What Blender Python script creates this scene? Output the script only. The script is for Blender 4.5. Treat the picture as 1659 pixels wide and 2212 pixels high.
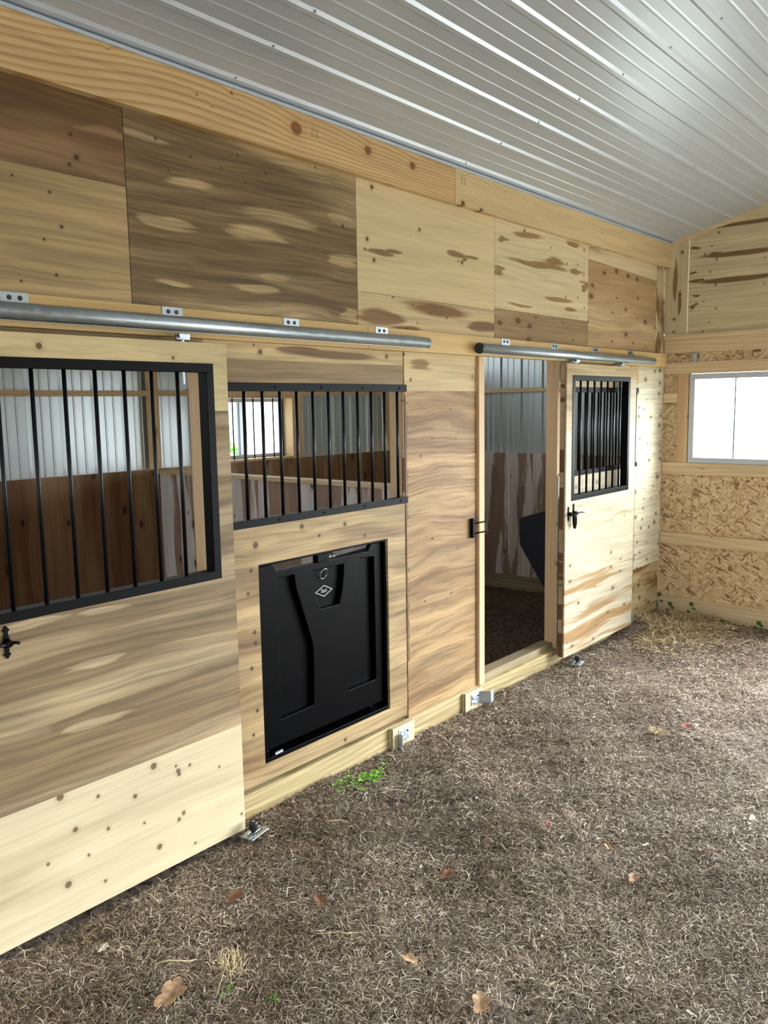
import bpy, bmesh, math, random
import numpy as np
from mathutils import Vector, Matrix

for o in list(bpy.data.objects):
    bpy.data.objects.remove(o, do_unlink=True)
SC = bpy.context.scene
COL = SC.collection
R = random.Random(7)

# ---------------------------------------------------------------- camera
cam_d = bpy.data.cameras.new('camera')
cam = bpy.data.objects.new('camera', cam_d)
COL.objects.link(cam)
cam_d.sensor_fit = 'HORIZONTAL'
cam_d.sensor_width = 36.0
cam_d.lens = 38.4442
cam.matrix_world = Matrix(((0.6477915, 0.1083552, -0.7540725, 0.0000000), (-0.7616431, 0.0709271, -0.6441033, -2.7261706), (-0.0163078, 0.9915788, 0.1284739, 1.8096093), (0.0000000, 0.0000000, 0.0000000, 1.0000000)))
cam_d.clip_start = 0.05
cam_d.clip_end = 300
SC.camera = cam

# ---------------------------------------------------------------- world, exposure
SC.view_settings.view_transform = 'Standard'
SC.view_settings.look = 'None'
SC.view_settings.exposure = -0.12
SC.view_settings.gamma = 1.0
SC.view_settings.use_curve_mapping = False
WORLD_STRENGTH = 4.6
GLOW = 13.0
world = bpy.data.worlds.new('overcast_sky')
SC.world = world
world.use_nodes = True
wn = world.node_tree
wn.nodes.clear()
w_out = wn.nodes.new('ShaderNodeOutputWorld')
w_bg = wn.nodes.new('ShaderNodeBackground')
w_tc = wn.nodes.new('ShaderNodeTexCoord')
w_sep = wn.nodes.new('ShaderNodeSeparateXYZ')
w_rmp = wn.nodes.new('ShaderNodeValToRGB')
wn.links.new(w_tc.outputs['Generated'], w_sep.inputs[0])
wn.links.new(w_sep.outputs['Z'], w_rmp.inputs[0])
w_rmp.color_ramp.elements[0].position = 0.0
w_rmp.color_ramp.elements[0].color = (0.86, 0.93, 1.0, 1)
w_rmp.color_ramp.elements[1].position = 0.8
w_rmp.color_ramp.elements[1].color = (0.95, 0.98, 1.0, 1)
wn.links.new(w_rmp.outputs[0], w_bg.inputs['Color'])
# thin cloud, brighter around the hidden sun beyond the far end of the barn
w_dot = wn.nodes.new('ShaderNodeVectorMath')
w_dot.operation = 'DOT_PRODUCT'
wn.links.new(w_tc.outputs['Generated'], w_dot.inputs[0])
w_dot.inputs[1].default_value = Vector((0.86, -0.20, 0.47)).normalized()
w_glow = wn.nodes.new('ShaderNodeMapRange')
w_glow.interpolation_type = 'SMOOTHSTEP'
wn.links.new(w_dot.outputs['Value'], w_glow.inputs[0])
w_glow.inputs[1].default_value = 0.5
w_glow.inputs[2].default_value = 1.0
w_glow.inputs[3].default_value = WORLD_STRENGTH
w_glow.inputs[4].default_value = WORLD_STRENGTH * GLOW
wn.links.new(w_glow.outputs[0], w_bg.inputs['Strength'])
wn.links.new(w_bg.outputs[0], w_out.inputs[0])


def daylight(name, loc, rot, sx, sy, power, color=(0.93, 0.97, 1.0), portal=False):
    l = bpy.data.lights.new(name, 'AREA')
    l.shape = 'RECTANGLE'
    l.size = sx
    l.size_y = sy
    l.energy = power
    l.color = color
    if portal:
        l.cycles.is_portal = True
    o = bpy.data.objects.new(name, l)
    COL.objects.link(o)
    o.location = loc
    o.rotation_euler = rot
    return o


H = math.pi / 2
# portals guide the sky light through the openings (they give off nothing themselves)
daylight('portal_end_window', (7.02, -0.70, 1.66), (0, H, 0), 0.72, 1.0, 1, portal=True)
daylight('portal_end_doorway', (7.0, -3.22, 1.18), (0, H, 0), 2.4, 3.4, 1, portal=True)
daylight('portal_open_side', (5.25, -6.05, 1.0), (H, 0, math.pi), 3.3, 2.0, 1, portal=True)  # opening in the unseen side, sized for daylight on the stall wall
daylight('portal_added_stall_door', (-2.28, 1.25, 1.05), (0, -H, 0), 2.1, 1.7, 1, portal=True)  # unseen stall doorway, added so daylight falls on the partition
daylight('portal_stall_window', (4.315, 2.52, 1.64), (-H, 0, 0), 0.8, 0.5, 1, portal=True)
daylight('portal_added_eave_gap', (2.35, 2.47, 2.34), (-H, 0, 0), 9.1, 0.4, 1, portal=True)  # eave gap added out of view to brighten the stalls
daylight('portal_stall_window', (0.75, 2.52, 1.64), (-H, 0, 0), 1.15, 0.5, 1, portal=True)  # unseen near stall window, added for its daylight


# ---------------------------------------------------------------- node helpers
def lin(c):
    out = []
    for v in c:
        v /= 255.0
        out.append(v / 12.92 if v <= 0.04045 else ((v + 0.055) / 1.055) ** 2.4)
    return tuple(out) + (1.0,)


class NT:
    def __init__(s, name):
        s.m = bpy.data.materials.new(name)
        s.m.use_nodes = True
        s.t = s.m.node_tree
        s.t.nodes.clear()
        s.out = s.t.nodes.new('ShaderNodeOutputMaterial')
        s.bsdf = s.t.nodes.new('ShaderNodeBsdfPrincipled')
        s.t.links.new(s.bsdf.outputs[0], s.out.inputs['Surface'])

    def put(s, sock, v):
        if isinstance(v, bpy.types.NodeSocket):
            s.t.links.new(v, sock)
        else:
            sock.default_value = v

    def math(s, op, a, b=0.0, c=0.0, clamp=False):
        n = s.t.nodes.new('ShaderNodeMath')
        n.operation = op
        n.use_clamp = clamp
        s.put(n.inputs[0], a)
        s.put(n.inputs[1], b)
        s.put(n.inputs[2], c)
        return n.outputs[0]

    def vec(s, op, a, b=(0, 0, 0)):
        n = s.t.nodes.new('ShaderNodeVectorMath')
        n.operation = op
        s.put(n.inputs[0], a)
        s.put(n.inputs[1], b)
        return n.outputs['Value'] if op in ('LENGTH', 'DISTANCE', 'DOT_PRODUCT') else n.outputs[0]

    def comb(s, x, y, z=0.0):
        n = s.t.nodes.new('ShaderNodeCombineXYZ')
        s.put(n.inputs[0], x)
        s.put(n.inputs[1], y)
        s.put(n.inputs[2], z)
        return n.outputs[0]

    def pos(s):
        g = s.t.nodes.new('ShaderNodeNewGeometry')
        n = s.t.nodes.new('ShaderNodeSeparateXYZ')
        s.t.links.new(g.outputs['Position'], n.inputs[0])
        return {'x': n.outputs[0], 'y': n.outputs[1], 'z': n.outputs[2], 'v': g.outputs['Position']}

    def noise(s, v, scale=1.0, detail=3.0, rough=0.5, dist=0.0):
        n = s.t.nodes.new('ShaderNodeTexNoise')
        s.put(n.inputs['Vector'], v)
        n.inputs['Scale'].default_value = scale
        n.inputs['Detail'].default_value = detail
        n.inputs['Roughness'].default_value = rough
        n.inputs['Distortion'].default_value = dist
        return n.outputs['Fac']

    def vor(s, v, scale=1.0, feature='F1', out='Distance', rnd=1.0):
        n = s.t.nodes.new('ShaderNodeTexVoronoi')
        n.feature = feature
        s.put(n.inputs['Vector'], v)
        n.inputs['Scale'].default_value = scale
        n.inputs['Randomness'].default_value = rnd
        return n.outputs[out]

    def smooth(s, v, a, b, lo=0.0, hi=1.0):
        n = s.t.nodes.new('ShaderNodeMapRange')
        n.interpolation_type = 'SMOOTHSTEP'
        s.put(n.inputs[0], v)
        n.inputs[1].default_value = a
        n.inputs[2].default_value = b
        n.inputs[3].default_value = lo
        n.inputs[4].default_value = hi
        return n.outputs[0]

    def mix(s, f, a, b, mode='MIX'):
        n = s.t.nodes.new('ShaderNodeMix')
        n.data_type = 'RGBA'
        n.blend_type = mode
        s.put(n.inputs[0], f)
        s.put(n.inputs[6], a)
        s.put(n.inputs[7], b)
        return n.outputs[2]

    def bump(s, h, strength=0.2, dist=0.01):
        n = s.t.nodes.new('ShaderNodeBump')
        n.inputs['Strength'].default_value = strength
        n.inputs['Distance'].default_value = dist
        s.put(n.inputs['Height'], h)
        s.t.links.new(n.outputs[0], s.bsdf.inputs['Normal'])


SEED = [0.0]


def desat(c, k):
    g = 0.3 * c[0] + 0.59 * c[1] + 0.11 * c[2]
    return tuple(v + (g - v) * k for v in c)


def wood(name, light, dark, uv='xz', heart=(0.5, 0.06), hs=(0.55, 4.0), grain=0.25, gs=(2.0, 60.0), rings=0.0,
         rf=28.0, warp=0.03, knots=(), lights=(), darks=(), kn=0.0, ks=(2.0, 5.0), kr=0.10, rough=0.62,
         kcol=(62, 42, 26), off=0.0, drift=0.12, lens_soft=0.28, vy=1.0, kdens=0.35):
    """plywood / lumber: light sapwood with heartwood patches, streaks, rings and knots."""
    SEED[0] += 3.7
    light, dark = desat([c * 0.95 for c in light], 0.05), desat([c * 0.96 for c in dark], 0.0)
    n = NT(name)
    p = n.pos()
    u, v = p[uv[0]], p[uv[1]]
    w3 = SEED[0] + off
    base = n.comb(u, v, w3)
    wv = n.noise(n.vec('MULTIPLY', base, (1.3, 5.0, 1.0)), 1.0, 2.0)
    v2 = n.math('ADD', v, n.math('MULTIPLY', n.math('SUBTRACT', wv, 0.5), warp * 2))
    wu = n.noise(n.vec('MULTIPLY', base, (4.0, 26.0, 1.0)), 1.0, 3.0)
    u2 = n.math('ADD', u, n.math('MULTIPLY', n.math('SUBTRACT', wu, 0.5), 0.30))
    P2 = n.comb(u2, v2, w3)
    hn = n.noise(n.vec('MULTIPLY', P2, (hs[0], hs[1], 1.0)), 1.0, 3.0, 0.5)
    h = n.smooth(hn, heart[0] - heart[1], heart[0] + heart[1])

    def chain(lst):
        d = None
        for (cu, cv, ru, rv) in lst:
            q = n.vec('MULTIPLY', n.vec('SUBTRACT', P2, (cu, cv, 0)), (1.0 / ru, 1.0 / rv, 0.0))
            l = n.vec('LENGTH', q)
            d = l if d is None else n.math('MINIMUM', d, l)
        return d
    if darks:
        d = n.smooth(chain(darks), 1.0 - lens_soft, 1.0 + lens_soft, 1.0, 0.0)
        h = n.math('MAXIMUM', h, d)
    if lights:
        d = n.smooth(chain(lights), 1.0 - lens_soft, 1.0 + lens_soft)
        h = n.math('MULTIPLY', h, d)
    col = n.mix(h, lin(light), lin(dark))
    # slow drift in tone
    dr = n.noise(n.vec('MULTIPLY', P2, (0.8, 7.0, 1.0)), 1.7, 2.0)
    col = n.mix(n.math('MULTIPLY', dr, drift * 3, clamp=True), col, n.mix(0.5, col, lin([c * 0.72 for c in dark])))
    g = n.noise(n.vec('MULTIPLY', P2, (gs[0], gs[1], 1.0)), 1.0, 5.0, 0.65)
    gg = n.smooth(g, 0.30, 0.72, 1.0 + grain * 0.35, 1.0 - grain)
    g2 = n.noise(n.vec('MULTIPLY', P2, (gs[0] * 0.5, gs[1] * 0.22, 1.0)), 1.0, 3.0, 0.6)
    gg = n.math('MULTIPLY', gg, n.smooth(g2, 0.35, 0.75, 1.0 + grain * 0.2, 1.0 - grain * 0.8))
    hgt = g
    dk = None
    if knots:
        for k in knots:
            cu, cv, r = k
            l = n.math('DIVIDE', n.vec('DISTANCE', n.vec('MULTIPLY', base, (1, vy, 0)), (cu, cv * vy, 0)), r)
            dk = l if dk is None else n.math('MINIMUM', dk, l)
    if kn > 0:
        vv = n.t.nodes.new('ShaderNodeTexVoronoi')
        n.put(vv.inputs['Vector'], n.vec('MULTIPLY', base, (ks[0], ks[1], 1.0)))
        vv.voronoi_dimensions = '2D'
        vv.inputs['Scale'].default_value = 1.0
        sp = n.t.nodes.new('ShaderNodeSeparateColor')
        n.t.links.new(vv.outputs['Color'], sp.inputs[0])
        keep = n.math('GREATER_THAN', sp.outputs[0], kdens)
        rr = n.math('MULTIPLY_ADD', sp.outputs[1], kr, kr * 0.35)
        l = n.math('ADD', n.math('DIVIDE', vv.outputs['Distance'], rr), n.math('MULTIPLY', keep, 9.0))
        dk = l if dk is None else n.math('MINIMUM', dk, l)
    if rings > 0:
        if dk is not None:
            defl = n.math('MULTIPLY', n.math('POWER', 2.718, n.math('MULTIPLY', dk, -0.55)), 0.9)
        else:
            defl = 0.0
        rn = n.noise(n.vec('MULTIPLY', base, (0.45, 1.6, 1.0)), 1.0, 1.5, 0.35)
        ph = n.math('ADD', n.math('MULTIPLY', n.math('ADD', v2, n.math('MULTIPLY', rn, 0.42)), rf), defl)
        fr = n.math('FRACT', ph)
        rg = n.smooth(fr, 0.35, 0.9, 0.0, 1.0)
        rg = n.math('MULTIPLY', rg, n.smooth(fr, 0.93, 1.0, 1.0, 0.0))
        col = n.mix(n.math('MULTIPLY', rg, rings), col, lin([dark[0] * 0.95, dark[1] * 0.9, dark[2] * 0.75]))
    if dk is not None:
        halo = n.smooth(dk, 0.8, 2.6, 0.28, 0.0)
        col = n.mix(halo, col, lin([dark[0] * 0.9, dark[1] * 0.85, dark[2] * 0.8]))
        core = n.smooth(dk, 0.7, 1.08, 0.85, 0.0)
        col = n.mix(core, col, lin(kcol))
    mul = n.t.nodes.new('ShaderNodeVectorMath')
    mul.operation = 'SCALE'
    n.put(mul.inputs[0], col)
    n.put(mul.inputs['Scale'], gg)
    n.t.links.new(mul.outputs[0], n.bsdf.inputs['Base Color'])
    n.bsdf.inputs['Roughness'].default_value = rough
    n.bsdf.inputs['Specular IOR Level'].default_value = 0.25
    n.bump(hgt, 0.12, 0.004)
    return n.m


def plain(name, c, rough=0.5, metal=0.0, spec=0.5, noise_amt=0.0, scale=20.0, bump=0.0):
    n = NT(name)
    p = n.pos()
    f = n.noise(p['v'], scale, 4.0, 0.6)
    if noise_amt > 0:
        col = n.mix(n.smooth(f, 0.3, 0.7), lin([x * (1 - noise_amt) for x in c]), lin([min(255, x * (1 + noise_amt)) for x in c]))
        n.t.links.new(col, n.bsdf.inputs['Base Color'])
    else:
        n.bsdf.inputs['Base Color'].default_value = lin(c)
    n.bsdf.inputs['Roughness'].default_value = rough
    n.bsdf.inputs['Metallic'].default_value = metal
    n.bsdf.inputs['Specular IOR Level'].default_value = spec
    if bump > 0:
        n.bump(f, bump, 0.005)
    return n.m


def galvanised(name, c=(158, 168, 173), rough=0.38):
    n = NT(name)
    p = n.pos()
    cell = n.vor(p['v'], 90.0, 'F1', 'Color')
    sp = n.t.nodes.new('ShaderNodeSeparateColor')
    n.t.links.new(cell, sp.inputs[0])
    f = n.noise(n.vec('MULTIPLY', p['v'], (3, 30, 30)), 1.0, 4.0)
    t = n.math('ADD', n.math('MULTIPLY', sp.outputs[0], 0.5), n.math('MULTIPLY', f, 0.5))
    col = n.mix(t, lin([x * 0.94 for x in c]), lin([min(255, x * 1.06) for x in c]))
    n.t.links.new(col, n.bsdf.inputs['Base Color'])
    n.bsdf.inputs['Metallic'].default_value = 0.85
    n.t.links.new(n.smooth(t, 0.2, 0.8, rough - 0.08, rough + 0.08), n.bsdf.inputs['Roughness'])
    n.bump(f, 0.02, 0.002)
    return n.m


def osb_material(name):
    n = NT(name)
    p = n.pos()
    base = n.comb(p['y'], p['z'], 0.0)
    wob = n.noise(base, 14.0, 2.0)
    base = n.vec('ADD', base, n.comb(n.math('MULTIPLY', wob, 0.03), n.math('MULTIPLY', wob, -0.03), 0.0))
    layers = []
    for i, (ang, su, sv) in enumerate(((0.5, 17, 70), (-0.75, 16, 66), (1.45, 15, 74), (-1.2, 18, 80), (0.05, 16, 68))):
        mp = n.t.nodes.new('ShaderNodeMapping')
        mp.vector_type = 'TEXTURE'
        n.put(mp.inputs['Vector'], base)
        mp.inputs['Rotation'].default_value = (0, 0, ang)
        mp.inputs['Location'].default_value = (i * 1.7, i * 2.3, 0)
        q = n.vec('MULTIPLY', mp.outputs[0], (su, sv, 1))
        v = n.t.nodes.new('ShaderNodeTexVoronoi')
        v.voronoi_dimensions = '2D'
        n.put(v.inputs['Vector'], q)
        v.inputs['Scale'].default_value = 1.0
        sp = n.t.nodes.new('ShaderNodeSeparateColor')
        n.t.links.new(v.outputs['Color'], sp.inputs[0])
        layers.append((sp.outputs[0], sp.outputs[1], v.outputs['Distance']))
    val = layers[-1][0]
    edge = layers[-1][2]
    for (a, b, d) in reversed(layers[:-1]):
        k = n.math('GREATER_THAN', b, 0.58)
        mm = n.t.nodes.new('ShaderNodeMix')
        n.put(mm.inputs[0], k)
        n.put(mm.inputs[2], val)
        n.put(mm.inputs[3], a)
        val = mm.outputs[0]
        me = n.t.nodes.new('ShaderNodeMix')
        n.put(me.inputs[0], k)
        n.put(me.inputs[2], edge)
        n.put(me.inputs[3], d)
        edge = me.outputs[0]
    rm = n.t.nodes.new('ShaderNodeValToRGB')
    n.put(rm.inputs[0], val)
    el = rm.color_ramp.elements
    el[0].position = 0.0
    el[0].color = lin((120, 90, 58))
    el[1].position = 1.0
    el[1].color = lin((234, 214, 176))
    for q, c in ((0.08, (160, 126, 86)), (0.22, (200, 170, 126)), (0.6, (216, 190, 148)), (0.85, (224, 200, 160))):
        e = el.new(q)
        e.color = lin(c)
    fine = n.noise(base, 160.0, 3.0, 0.6)
    col = n.mix(n.smooth(fine, 0.3, 0.7, 0.25, 0.0), rm.outputs[0], lin((128, 92, 52)))
    col = n.mix(n.smooth(edge, 0.50, 0.75, 0.0, 0.45), col, lin((110, 76, 40)))
    n.t.links.new(col, n.bsdf.inputs['Base Color'])
    n.bsdf.inputs['Roughness'].default_value = 0.55
    n.bump(val, 0.25, 0.004)
    return n.m


# ---------------------------------------------------------------- mesh helpers
def quadbox(bm, x0, x1, y0, y1, z0, z1, mi=0):
    vs = [bm.verts.new((x, y, z)) for x in (x0, x1) for y in (y0, y1) for z in (z0, z1)]
    for f in ((0, 1, 3, 2), (4, 6, 7, 5), (0, 4, 5, 1), (2, 3, 7, 6), (0, 2, 6, 4), (1, 5, 7, 3)):
        fa = bm.faces.new([vs[i] for i in f])
        fa.material_index = mi
    return vs


def tube(bm, pts, r, seg=12, caps=True, mi=0, smooth=True):
    pts = [Vector(p) for p in pts]
    rings = []
    up0 = None
    for i, p in enumerate(pts):
        if i == 0:
            d = pts[1] - p
        elif i == len(pts) - 1:
            d = p - pts[i - 1]
        else:
            d = (pts[i + 1] - p).normalized() + (p - pts[i - 1]).normalized()
        d.normalize()
        if up0 is None:
            a = Vector((0, 0, 1)) if abs(d.z) < 0.9 else Vector((1, 0, 0))
            up0 = (a - d * a.dot(d)).normalized()
        else:
            up0 = (up0 - d * up0.dot(d)).normalized()
        s = d.cross(up0)
        rr = r[i] if isinstance(r, (list, tuple)) else r
        rings.append([bm.verts.new(p + (up0 * math.cos(2 * math.pi * k / seg) + s * math.sin(2 * math.pi * k / seg)) * rr) for k in range(seg)])
    for a, b in zip(rings, rings[1:]):
        for k in range(seg):
            f = bm.faces.new((a[k], a[(k + 1) % seg], b[(k + 1) % seg], b[k]))
            f.smooth = smooth
            f.material_index = mi
    if caps:
        f = bm.faces.new(rings[0]); f.material_index = mi
        f = bm.faces.new(list(reversed(rings[-1]))); f.material_index = mi


def prism(bm, poly, axis, a, b, mi=0):
    """extrude a 2D polygon along an axis: 'y' -> poly is (x,z); 'x' -> (y,z); 'z' -> (x,y)"""
    def P(q, t):
        return {'y': (q[0], t, q[1]), 'x': (t, q[0], q[1]), 'z': (q[0], q[1], t)}[axis]
    va = [bm.verts.new(P(q, a)) for q in poly]
    vb = [bm.verts.new(P(q, b)) for q in poly]
    f = bm.faces.new(va); f.material_index = mi
    f = bm.faces.new(list(reversed(vb))); f.material_index = mi
    n = len(poly)
    for i in range(n):
        f = bm.faces.new((va[i], vb[i], vb[(i + 1) % n], va[(i + 1) % n]))
        f.material_index = mi


def link(name, bm, mats, parent=None, bevel=0.0, loc=None):
    bmesh.ops.recalc_face_normals(bm, faces=bm.faces)
    me = bpy.data.meshes.new(name)
    bm.to_mesh(me)
    bm.free()
    for m in (mats if isinstance(mats, (list, tuple)) else [mats]):
        me.materials.append(m)
    o = bpy.data.objects.new(name, me)
    COL.objects.link(o)
    if parent is not None:
        o.parent = parent
        o.matrix_parent_inverse = Matrix.Translation(-root_loc(parent))
    if bevel > 0:
        md = o.modifiers.new('bevel', 'BEVEL')
        md.width = bevel
        md.segments = 2
        md.limit_method = 'ANGLE'
    return o


def root_loc(o):
    # all meshes are written in world coordinates; only Empties carry a location
    l = Vector(o.location) if o.type == 'EMPTY' else Vector((0, 0, 0))
    return l


def tag(o, label=None, cat=None, group=None, kind=None):
    if label:
        o['label'] = label
    if cat:
        o['category'] = cat
    if group:
        o['group'] = group
    if kind:
        o['kind'] = kind
    return o


def empty(name, loc, label=None, cat=None, group=None, kind=None):
    o = bpy.data.objects.new(name, None)
    o.empty_display_size = 0.1
    COL.objects.link(o)
    o.location = loc
    return tag(o, label, cat, group, kind)


def copy_tree(o, parent=None):
    c = o.copy()
    COL.objects.link(c)
    if parent is not None:
        c.parent = parent
        c.matrix_parent_inverse = o.matrix_parent_inverse.copy()
    for ch in [k for k in bpy.data.objects if k.parent is o]:
        copy_tree(ch, c)
    return c


def boxobj(name, dims, mat, parent=None, bevel=0.0):
    bm = bmesh.new()
    quadbox(bm, *dims)
    return link(name, bm, mat, parent, bevel)


def struct(o, label=None, cat=None):
    o['kind'] = 'structure'
    if label:
        o['label'] = label
    if cat:
        o['category'] = cat
    return o


# ---------------------------------------------------------------- wood materials (u along the grain)
LT = (214, 190, 142)
DK = (136, 112, 76)
M = {}
M['ply_p0_top'] = wood('ply_dark_red_brown', (150, 118, 82), (112, 84, 52), heart=(0.42, 0.1), hs=(0.6, 3.5), grain=0.3,
                       lights=((1.6794, 2.7928, 0.09, 0.014), ), knots=((1.5665, 2.7516, 0.008), (1.5837, 2.6792, 0.01), (1.5561, 2.6507, 0.007), ), warp=0.05)
M['ply_p0_bot'] = wood('ply_tan', (186, 158, 112), (142, 120, 84), heart=(0.52, 0.14), hs=(0.5, 5.0), grain=0.28,
                       lights=((1.3634, 2.4558, 0.14, 0.028), ), knots=((1.4768, 2.5448, 0.006), (1.5123, 2.4367, 0.007), (1.4457, 2.3861, 0.005), (1.4822, 2.2728, 0.006), (1.3567, 2.24, 0.005), (1.3509, 2.576, 0.005), ))
M['ply_p1'] = wood('ply_olive_streaked', (190, 164, 118), (126, 104, 72), heart=(0.42, 0.10), hs=(0.55, 6.0), grain=0.42, warp=0.045,
                   lights=((1.9534, 2.5227, 0.09, 0.02), (2.394, 2.5336, 0.15, 0.028), (2.543, 2.6189, 0.2, 0.026), (2.9265, 2.6676, 0.08, 0.022), (2.5048, 2.3661, 0.1, 0.016), (2.3957, 2.2971, 0.12, 0.018), (1.9715, 2.29, 0.07, 0.01), (1.8398, 2.8137, 0.12, 0.014), (2.0811, 2.6874, 0.1, 0.016), (2.5826, 2.9061, 0.16, 0.016), (2.9208, 2.4983, 0.1, 0.03), (2.961, 2.2447, 0.06, 0.03), ),
                   knots=((1.9113, 2.8151, 0.006), (2.069, 2.7835, 0.005), (1.9625, 2.7109, 0.005), (2.3041, 2.8362, 0.006), (2.2174, 2.7718, 0.005), (2.3408, 2.7357, 0.005), (2.4552, 2.7947, 0.006), (2.7541, 2.8807, 0.005), (2.4112, 3.0043, 0.004), (2.9259, 2.6508, 0.009), (2.1208, 2.5979, 0.004), (2.7217, 2.7208, 0.004), ))
M['ply_p2'] = wood('ply_pale_clear', (216, 194, 148), DK, heart=(0.86, 0.04), grain=0.13, drift=0.05,
                   darks=((3.2335, 2.574, 0.1, 0.016), (3.3174, 2.5915, 0.06, 0.01), (3.8422, 2.639, 0.09, 0.02), (3.9776, 2.6355, 0.07, 0.01), (3.9, 2.611, 0.014, 0.024), ),
                   knots=((3.1398, 2.8651, 0.012), (3.5141, 2.7199, 0.01), (3.0987, 2.6157, 0.011), (3.0804, 2.5654, 0.007), (3.1476, 2.5211, 0.011), (3.8998, 2.5959, 0.01), (3.4357, 2.6807, 0.003), (3.7151, 2.836, 0.003), (4.0342, 2.8619, 0.003), ))
M['ply_p2b'] = wood('ply_pale_brown_lens', (212, 188, 142), (140, 108, 70), heart=(0.80, 0.05), grain=0.22,
                    darks=((3.6877, 2.3262, 0.3, 0.034), (3.1824, 2.2492, 0.18, 0.038), (3.4032, 2.2056, 0.1, 0.012), (4.1187, 2.2584, 0.12, 0.03), ),
                    knots=((3.29, 2.3602, 0.008), (3.5199, 2.3685, 0.008), (3.4522, 2.3319, 0.006), (3.7091, 2.3402, 0.006), (3.7514, 2.2862, 0.007), (3.4898, 2.2394, 0.005), (3.6038, 2.2979, 0.005), (3.4031, 2.2008, 0.008), ))
M['ply_p3'] = wood('ply_pale_wavy_bands', (220, 202, 160), (150, 124, 84), heart=(0.82, 0.05), grain=0.18, warp=0.05,
                   darks=((4.6113, 2.8356, 0.16, 0.022), (4.7563, 2.6847, 0.35, 0.018), (4.9355, 2.7171, 0.14, 0.026), (5.2577, 2.6873, 0.08, 0.02), (5.3764, 2.6062, 0.05, 0.03), (5.0343, 2.4892, 0.2, 0.017), (4.5604, 2.4154, 0.16, 0.01), (5.219, 2.872, 0.1, 0.02), (4.3024, 2.7845, 0.06, 0.02), (4.293, 2.5776, 0.06, 0.03), (5.1982, 2.4291, 0.08, 0.014), ),
                   knots=((4.5721, 2.8689, 0.01), (5.3683, 2.8547, 0.009), (5.2762, 2.7447, 0.007), (5.3669, 2.6835, 0.007), (5.2827, 2.5258, 0.007), (5.381, 2.4649, 0.007), (4.9031, 2.8096, 0.006), (5.1245, 2.7332, 0.008), (5.1106, 2.5139, 0.008), ))
M['ply_p3b'] = wood('ply_brown_knotty_a', (184, 158, 118), (156, 130, 94), heart=(0.45, 0.12), grain=0.26,
                    kn=1, ks=(5.0, 9.0), kr=0.15, kdens=0.6, kcol=(92, 66, 42))
M['ply_p4'] = wood('ply_brown_knotty_b', (206, 178, 136), (176, 146, 106), heart=(0.46, 0.12), grain=0.22,
                   kn=1, ks=(5.0, 9.0), kr=0.14, kdens=0.6, kcol=(92, 66, 42), warp=0.05)
M['ply_p4t'] = wood('ply_pale_strip', (224, 206, 164), (150, 122, 84), heart=(0.62, 0.06), grain=0.16)
M['ply_strip'] = wood('ply_corner_strip', (212, 192, 148), (128, 96, 60), uv='zx', heart=(0.5, 0.06), hs=(3.0, 5.0), grain=0.2,
                      kn=1, ks=(8.0, 8.0), kr=0.08)
M['ply_over_grille'] = wood('ply_over_grille', (206, 180, 130), (128, 102, 66), heart=(0.70, 0.06), grain=0.3,
                            darks=((2.8424, 2.0548, 0.32, 0.02), (2.6318, 2.0636, 0.14, 0.016), (3.0031, 2.0051, 0.2, 0.01), ),
                            knots=((2.3892, 2.0482, 0.012), (3.2315, 2.0573, 0.011), (2.3543, 2.076, 0.005), ))
M['ply_band'] = wood('ply_brown_band', (168, 142, 100), (140, 116, 80), heart=(0.5, 0.14), grain=0.3, warp=0.05)
M['ply_feed'] = wood('ply_feed_panel', (190, 162, 114), (142, 116, 78), heart=(0.50, 0.10), hs=(0.9, 6.0), grain=0.36, warp=0.05,
                     lights=((2.9798, 1.2449, 0.3, 0.018), (2.3454, 1.2272, 0.12, 0.022), (2.7505, 1.2385, 0.1, 0.012), ),
                     knots=((2.6053, 1.263, 0.014), (2.8955, 1.2388, 0.012), (2.7181, 1.2049, 0.008), (3.0396, 1.1625, 0.009), (2.3236, 1.2138, 0.016), (2.2921, 1.1057, 0.01), (2.2716, 1.0065, 0.009), (2.2999, 0.8281, 0.011), (2.3029, 0.779, 0.01), (2.2763, 0.6696, 0.01), (2.2989, 0.4692, 0.01), (2.2723, 0.3634, 0.009), (2.863, 0.1454, 0.01), (2.6201, 0.1025, 0.006), ))
M['ply_mid_top'] = wood('ply_mid_top', (214, 190, 140), (150, 122, 80), heart=(0.62, 0.08), grain=0.18,
                        darks=((3.5179, 2.0184, 0.1, 0.03), ), knots=((3.4252, 1.9439, 0.009), (3.9978, 1.97, 0.007), (3.3737, 2.074, 0.006), ))
M['ply_mid'] = wood('ply_mid_wavy', (186, 152, 104), (158, 124, 82), heart=(0.5, 0.10), hs=(1.3, 16.0), grain=0.42, warp=0.085, gs=(2.4, 62.0),
                    kn=1, ks=(4.0, 6.5), kr=0.035, kdens=0.55, kcol=(80, 56, 34),
                    lights=((3.959, 1.7603, 0.07, 0.012), (3.9863, 1.5367, 0.06, 0.011), (3.9854, 1.3274, 0.06, 0.01), (3.4261, 1.7865, 0.03, 0.02), (3.4538, 0.6885, 0.1, 0.01), ))
M['ply_right'] = wood('ply_right_pale', (238, 230, 198), (176, 156, 116), heart=(0.62, 0.08), grain=0.26, warp=0.045,
                      kn=1, ks=(7.0, 11.0), kr=0.17, kdens=0.75, kcol=(120, 98, 66))
M['ply_right_low'] = wood('ply_right_low', (206, 184, 136), (140, 108, 64), heart=(0.52, 0.08), hs=(1.5, 9.0), grain=0.25, warp=0.05,
                          kn=1, ks=(8.0, 9.0), kr=0.14, kdens=0.7, kcol=(90, 64, 38))
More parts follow.
